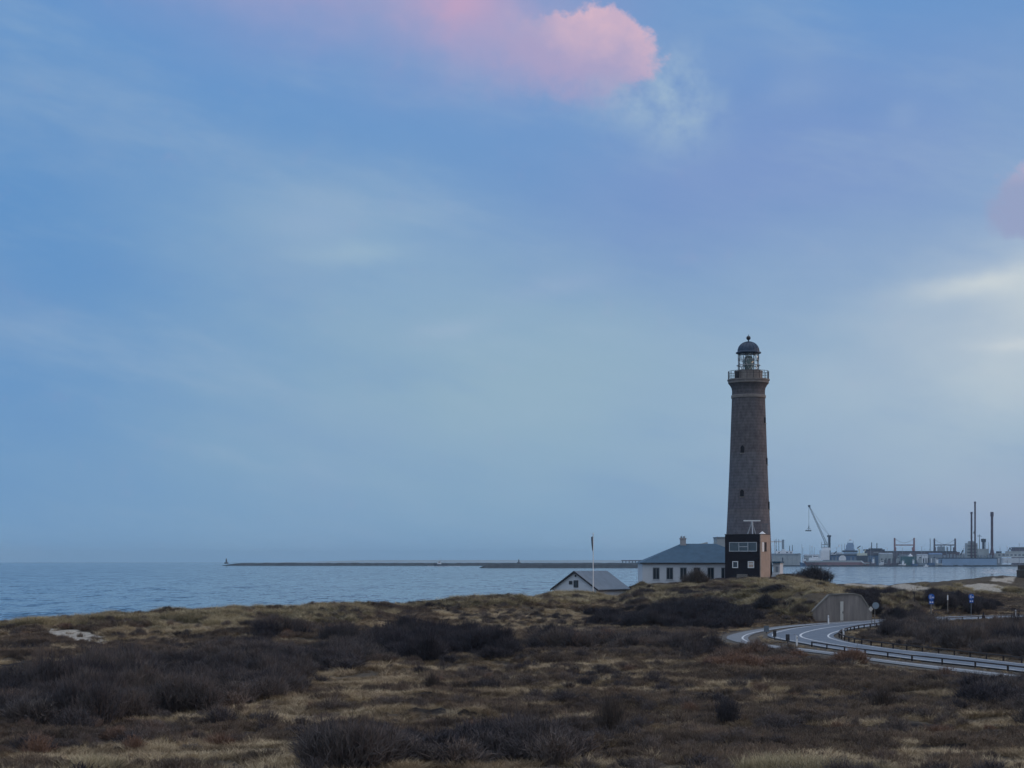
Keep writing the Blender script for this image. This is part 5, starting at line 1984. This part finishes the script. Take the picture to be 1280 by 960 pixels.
P_grass = protos([blades(60, 0.30, 0.36, 0.010, 1.3, s, 2, 0.26) for s in (1, 2, 3)], m_grass, 'grass_tuft')
P_heather = protos([twigs(55, 0.36, 0.36, 0.010, s, 4) for s in (11, 12, 13)], m_heather, 'heather_clump')
P_marram = protos([blades(64, 0.62, 0.5, 0.012, 1.1, s, 3, 0.24) for s in (21, 22, 23)], m_marram, 'dune_grass_tuft')
P_scrub = protos([twigs(120, 1.25, 0.95, 0.014, s, 7) for s in (31, 32, 33, 34)], m_scrub, 'scrub_shrub')

# thickets: areas of ground grown over by bare scrub (tint base, height factor)
THICK = [
    ('left', [(0, 858), (60, 852), (125, 836), (187, 828), (232, 828), (275, 818), (320, 808), (372, 812), (385, 834), (366, 868), (320, 880), (275, 893), (212, 898), (150, 904), (90, 918), (0, 910)], 0.28, 0.85),
    ('upper', [(318, 778), (395, 786), (418, 796), (455, 808), (470, 820), (432, 838), (390, 830), (372, 806), (326, 800)], 0.30, 0.9),
    ('middle', [(470, 800), (500, 792), (532, 794), (585, 796), (622, 812), (640, 822), (570, 818), (528, 830), (480, 822)], 0.18, 1.0),
    ('near', [(396, 938), (445, 930), (520, 934), (560, 944), (598, 928), (700, 932), (716, 944), (700, 958), (420, 962)], 0.32, 0.72),
    ('mound', [(745, 767), (800, 763), (860, 761), (905, 757), (942, 770), (942, 784), (890, 789), (800, 786), (750, 780)], 0.16, 0.85),
    ('slope', [(765, 755), (800, 745), (850, 742), (905, 743), (932, 752), (905, 759), (850, 763), (800, 765)], 0.30, 0.75),
    ('centre', [(660, 800), (720, 798), (770, 803), (815, 804), (870, 804), (900, 812), (895, 824), (840, 822), (760, 812), (670, 812)], 0.30, 1.0),
    ('reddish', [(890, 822), (935, 818), (1015, 822), (1085, 830), (1090, 836), (1010, 836), (930, 836), (892, 832)], 0.86, 0.62),
    ('far', [(1058, 752), (1100, 749), (1150, 753), (1200, 752), (1236, 762), (1234, 770), (1150, 770), (1070, 769)], 0.20, 1.1),
    ('loop', [(1097, 795), (1108, 788), (1146, 783), (1168, 790), (1214, 801), (1245, 800), (1280, 795), (1330, 796), (1330, 822), (1280, 820), (1220, 813), (1160, 806), (1100, 800)], 0.42, 1.2),
    ('right', [(1205, 868), (1240, 862), (1300, 864), (1300, 880), (1240, 882), (1210, 880)], 0.20, 0.6),
]

rs = np.random.default_rng(99)


def sample_ground(d0, d1, dens, mx=90):
    """even random spots on the ground in the wedge the picture looks over"""
    A = (d1 * d1 - d0 * d0) / 2 * (1280 + 2 * mx) / F
    n = int(A * dens)
    d = np.sqrt(d0 * d0 + rs.random(n) * (d1 * d1 - d0 * d0))
    x = (-mx + rs.random(n) * (1280 + 2 * mx) - 640) * d / F
    return x, d


# -- grass, heather and dune grass as ground cover
px_all, sc_all = [], []
X, Y, DN = [], [], []
for d0, d1, dens in ((46, 75, 16), (75, 110, 12.5), (110, 160, 9), (160, 230, 6.5), (230, 345, 4.0)):
    x, y = sample_ground(d0, d1, dens)
    X.append(x), Y.append(y), DN.append(np.full(len(x), dens))
X, Y, DN = np.concatenate(X), np.concatenate(Y), np.concatenate(DN)
Z = zat(X, Y)
rd = road_dist(X, Y)
sand, paler = zones(X, Y, Z)
# clear road, path, bunker apron, buildings
ok = (rd > 1.0) & (Z > 0.9) & ((sand < 0.5) | (rs.random(len(X)) < 0.06))
ok &= ~((X > BX0) & (X < BX1) & (Y > BY - 9) & (Y < BY + 0.7))
ppx, ppy = proj(X, Y, Z)
ok &= ~((Y > 320) & (ppx > 805) & (ppx < 975))
X, Y, Z, DN, rd, sand, paler, ppx, ppy = (q[ok] for q in (X, Y, Z, DN, rd, sand, paler, ppx, ppy))
in_thick = np.zeros(len(X), bool)
for _, poly, _, _ in THICK:
    in_thick |= in_poly(ppx, ppy, poly)
hm = heather_map(X, Y) + (rs.random(len(X)) - 0.5) * 0.10 + (vnoise(X, Y, 241, 1.9, 2) - 0.5) * 0.24
dune = sstep(Z + (vnoise(X, Y, 201, 6, 2) - 0.5) * 1.2, 2.5, 3.1) > 0.5
clump = 0.65 * vnoise(X, Y, 221, 1.7, 2) + 0.35 * vnoise(X, Y * 1.5, 231, 5.5, 2)
clump = np.where(dune, 0.5 * vnoise(X, Y, 251, 2.6, 2) + 0.5 * vnoise(X, Y * 1.3, 261, 7.5, 3), clump)
ok3 = clump > np.where(dune, 0.51, 0.44) + 0.05 * rs.normal(size=len(X))
pda, pdb = peat_dist(X, Y)
ok2 = (peat_map(X, Y) < 0.5 + 0.4 * rs.random(len(X))) & ~((pda + (vnoise(X, Y, 97, 1.2, 2) - 0.5) * 1.4 < 0.55) & (pdb < 0.5) & (rs.random(len(X)) < 0.93))
is_heath = (hm > 0.505) & (paler < 0.5) & ~dune & (rd > 2.4)
is_heath |= dune & (hm > 0.57) & (paler < 0.5)
is_heath &= rs.random(len(X)) > 0.16          # straw tufts stand among the heather too
big = np.sqrt(11 / DN)              # fewer but fuller tufts farther away
patch = vnoise(X, Y * 1.6, 301, 9, 4)
patch2 = vnoise(X, Y * 2.2, 331, 2.4, 2)
tintg = np.clip(0.26 + (clump - 0.5) * 1.9 + 1.0 * (patch - 0.22) * 1.0 + (patch2 - 0.5) * 0.8 + 0.22 * paler + rs.normal(size=len(X)) * 0.17, 0, 1)
V = lambda s, n: np.stack([s * (0.8 + 0.4 * rs.random(n)), s * (0.8 + 0.4 * rs.random(n)), np.minimum(s, 1.0) ** 0.8 * np.maximum(s, 1.0) ** 0.35 * (0.7 + 0.6 * rs.random(n))], 1)
xyz = np.stack([X, Y, Z], 1)
sel = ok2 & ok3 & ~is_heath & ~dune & ~(in_thick & (rs.random(len(X)) < 0.45))
tall = rs.random(len(X)) < 0.07
big = np.where(tall, big * 1.4, big)
tintg = np.clip(tintg + np.where(tall, 0.14, 0), 0, 1)
near_road = np.where(rd < 4, 0.35, 1.0)
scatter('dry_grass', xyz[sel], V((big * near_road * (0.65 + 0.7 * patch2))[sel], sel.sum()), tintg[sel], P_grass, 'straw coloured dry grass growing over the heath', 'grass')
sel = ok2 & is_heath & ~(in_thick & (rs.random(len(X)) < 0.6))
scatter('heather', xyz[sel], V((big * np.where(rd < 5, 0.5, 1) * (0.7 + 0.7 * patch2))[sel], sel.sum()), np.clip(0.1 + 0.9 * patch[sel] + 1.1 * (clump[sel] - 0.5) + rs.normal(size=sel.sum()) * 0.16, 0, 1), P_heather, 'low dark brown winter heather in patches', 'heather')
sel = ok3 & dune & ~is_heath & ~(in_thick & (rs.random(len(X)) < 0.45))
scatter('dune_grass', xyz[sel], V((big * 0.95 * (0.35 + 1.2 * clump))[sel], sel.sum()), np.clip(tintg[sel] + 0.08, 0, 1), P_marram, 'pale olive dune grass on dunes and mound', 'grass')

# -- dwarf scrub sprinkled through the open heath
x, y = sample_ground(48, 330, 0.42, 90)
z = zat(x, y)
s_, l_ = zones(x, y, z)
qx, qy = proj(x, y, z)
k_ = (road_dist(x, y) > 3) & (z > 1.0) & (s_ < 0.5) & (vnoise(x, y, 501, 7, 3) + 0.25 * (rs.random(len(x)) - 0.5) > 0.50) & ~((y > 318) & (qx > 800) & (qx < 985))
k_ &= ~((x > BX0 - 1) & (x < BX1 + 1) & (y > BY - 9) & (y < BY + 4))
x, y, z = x[k_], y[k_], z[k_]
n_ = len(x)
w_ = 0.28 + 0.42 * rs.random(n_) ** 1.6
scatter('dwarf_scrub', np.stack([x, y, z], 1), np.stack([w_ * (0.9 + 0.5 * rs.random(n_)), w_ * (0.9 + 0.5 * rs.random(n_)), w_ * (0.55 + 0.4 * rs.random(n_))], 1),
        np.clip(0.55 + (vnoise(x, y, 511, 8, 2) - 0.5) * 0.9 + rs.normal(size=n_) * 0.18, 0, 1), P_scrub, 'low brown dwarf scrub sprinkled through the open heath', 'scrub', tilt=0.08)

# -- thickets, one mass each
LAB = {'slope': 'scattered low brown scrub on the upper mound below the white house', 'left': 'wide dark thicket of bare scrub filling the left of the heath', 'upper': 'dark thicket of bare scrub under the dune crest',
       'middle': 'blackish thicket below the grassy dune in mid heath', 'near': 'dark tangled thicket along the bottom of the picture',
       'mound': 'dark thicket covering the front of the lighthouse mound', 'centre': 'brown black thicket left of the cycle path bend',
       'reddish': 'low reddish brown scrub hiding the cycle path', 'far': 'tall dark thicket behind the blue path signs',
       'loop': 'grey brown thicket inside the loop of the road', 'right': 'dark scrub clump below the long guard rail'}
for nm, poly, tb, hf in THICK:
    ys = [q[1] for q in poly]
    pts = []
    x, y = sample_ground(50, 345, 1.5, 60)
    z = zat(x, y)
    qx, qy = proj(x, y, z)
    jx = qx + (vnoise(x, y, 401, 5, 3) - 0.5) * 60
    jy = qy + (vnoise(x, y, 431, 5, 3) - 0.5) * 16
    k_ = in_poly(jx, jy, poly) & (road_dist(x, y) > 1.9) & (vnoise(x, y, 461, 4.5, 3) > {'mound': 0.46, 'slope': 0.57, 'upper': 0.45, 'near': 0.45, 'left': 0.43, 'loop': 0.33, 'far': 0.12}.get(nm, 0.40)) & ~((y > 222) & (y < 236.5) & (qx > 1095))
    # only the side of each rise that faces the picture, so that nothing grows on the sea side by mistake
    x, y, z = x[k_], y[k_], z[k_]
    hv = (0.2 + 1.9 * vnoise(x, y, 471, 4.2, 3) ** 1.5) * np.where(rs.random(len(x)) < 0.06, 1.35, 1)
    if nm == 'far':
        hv = 0.55 + 0.45 * hv
    s = np.stack([(0.85 + 0.4 * rs.random(len(x))), (0.85 + 0.4 * rs.random(len(x))), hf * hv * (0.85 + 0.3 * rs.random(len(x)))], 1)
    dk = nm in ('far', 'mound', 'middle')
    tt = np.clip(tb + (-0.1 if dk else 0.1) + (vnoise(x, y, 481, 6, 3) - 0.5) * (0.4 if dk else 0.9) + rs.normal(size=len(x)) * (0.08 if dk else 0.14), 0, 1)
    scatter('thicket', np.stack([x, y, z], 1), s, tt, P_scrub, LAB[nm], 'thicket', tilt=0.08)

# -- single shrubs
shrub_dark = mat('shrub_twigs_dark', (0.055, 0.05, 0.055), 0.95, 0.4, 2)
shrub_brown = mat('shrub_twigs_brown', (0.095, 0.075, 0.062), 0.95, 0.4, 2)
SH_M = {}
for key, mt in (('dark', shrub_dark), ('brown', shrub_brown)):
    SH_M[key] = []
    for s in (61, 62, 63):
        me_ = twigs(170, 1.25, 1.0, 0.012, s, 10, 0.85, 0.62).mesh('shrub_' + key)
        me_.materials.append(mt)
        SH_M[key].append(me_)
for key, mt in (('dark', shrub_dark), ('brown', shrub_brown)):
    SH_M[key + ' wide'] = []
    for s in (71, 72):
        me_ = twigs(420, 1.3, 1.0, 0.008, s, 11, 1.35, 0.86).mesh('wide_shrub_' + key)
        me_.materials.append(mt)
        SH_M[key + ' wide'].append(me_)
SHRUBS = [  # foot in the picture, width and height in picture pixels, kind, label
    (909, 905, 36, 34, 'dark', 'round dark shrub standing alone in pale grass below the road'),
    (762, 922, 42, 52, 'brown', 'upright brownish shrub with a tall narrow outline in the near grass'),
    (541, 864, 27, 23, 'brown', 'small fuzzy brown shrub beside the tawny grass bank'),
    (1102, 890, 36, 32, 'brown', 'rounded brown shrub at the end of the black heather streak'),
    (690, 806, 46, 26, 'dark', 'dark two humped shrub at the foot of the pale dune slope'),
    (1017, 726, 52, 17, 'dark', 'dark domed shrub on top of the mound with water behind'),
    (870, 731, 38, 18, 'brown', 'brown shrub before the white house windows'),
    (601, 747, 5, 5, 'dark', 'tiny black shrub on the dune crest against the sea'),
    (972, 741, 50, 10, 'dark', 'low dark shrub spread below the black building'),
    (925, 783, 40, 26, 'dark', 'dark shrub at the mound foot beside the cycle path'),
    (1113, 744, 26, 10, 'brown', 'reddish brown shrub on the sand behind the bunker'),
    (777, 745, 30, 12, 'dark', 'small dark shrub at the right gutter of the cottage'),
    (1010, 905, 26, 12, 'brown', 'small brown shrub in the pale grass right of the lone round one'),
    (620, 938, 44, 30, 'dark', 'dark shrub rising from the near thicket'),
    (475, 940, 60, 36, 'dark', 'broad dark shrub at the left end of the near thicket'),
    (1165, 858, 40, 16, 'brown', 'low brown shrub close under the long guard rail'),
    (1250, 876, 56, 20, 'dark', 'broad dark shrub near the right end of the long guard rail'),
    (170, 880, 46, 26, 'brown', 'pale tipped shrub in the middle of the wide thicket'),
    (1000, 770, 30, 14, 'brown', 'brown shrub on the mound slope left of the bunker'),
    (958, 762, 34, 18, 'dark', 'dark shrub halfway up the mound slope'),
    (1120, 775, 40, 16, 'dark', 'dark shrub at the bend end of the looped thicket'),
    (1275, 815, 40, 30, 'dark', 'dark shrub inside the road loop nearest the long rail'),
]
for i, (px, py, w_, h_, key, lab) in enumerate(SHRUBS):
    x, y, z = at(px, py)
    kk_ = key + ' wide' if w_ > 1.55 * h_ else key
    o = bpy.data.objects.new('shrub', SH_M[kk_][i % len(SH_M[kk_])])
    COL.objects.link(o)
    k_ = y / F
    o.location = (x, y, z - 0.05)
    o.rotation_euler = (0, 0, i * 1.7)
    o.scale = (w_ * k_ / 2, w_ * k_ / 2, h_ * k_ / 1.3)
    tag(o, lab, 'shrub', 'single shrubs on heath and mound')
# little bare tree on the right sand
x, y, z = at(1143, 752)
kk = y / F
tr0 = empty('bare_sapling', (x, y, z), 0, 'tiny forked bare sapling against the pale sand', 'tree')
MB().cyl((0, 0, -0.3), (0, 0, 9 * kk), 0.07, 0.05, 6).build('trunk', tarred_wood, tr0)
cr = MB()
for dx, dz in ((-4, 18), (4, 18.5), (-2, 16), (2.4, 15), (0.6, 19), (-5, 15)):
    cr.cyl((0, 0, 8.6 * kk), (dx * kk, 0.2 * dx * kk, dz * kk), 0.045, 0.015, 5)
cr.build('crown', tarred_wood, tr0)

# ------------------------------------------------------------------ evening air
hm_ = bpy.data.materials.new('evening_air')
hm_.use_nodes = True
t = hm_.node_tree
for n in list(t.nodes):
    if n.type == 'BSDF_PRINCIPLED':
        t.nodes.remove(n)
vol = t.nodes.new('ShaderNodeVolumePrincipled')
vol.inputs['Color'].default_value = (0.52, 0.80, 1.0, 1)
vol.inputs['Density'].default_value = 0.000047
t.links.new(vol.outputs[0], t.nodes['Material Output'].inputs['Volume'])
hz_o = MB().span(-27000, 27000, -1000, 25000, -5, 140).build('haze', hm_)
tag(hz_o, 'thin pale evening haze over sea and harbour', 'haze', kind='stuff')
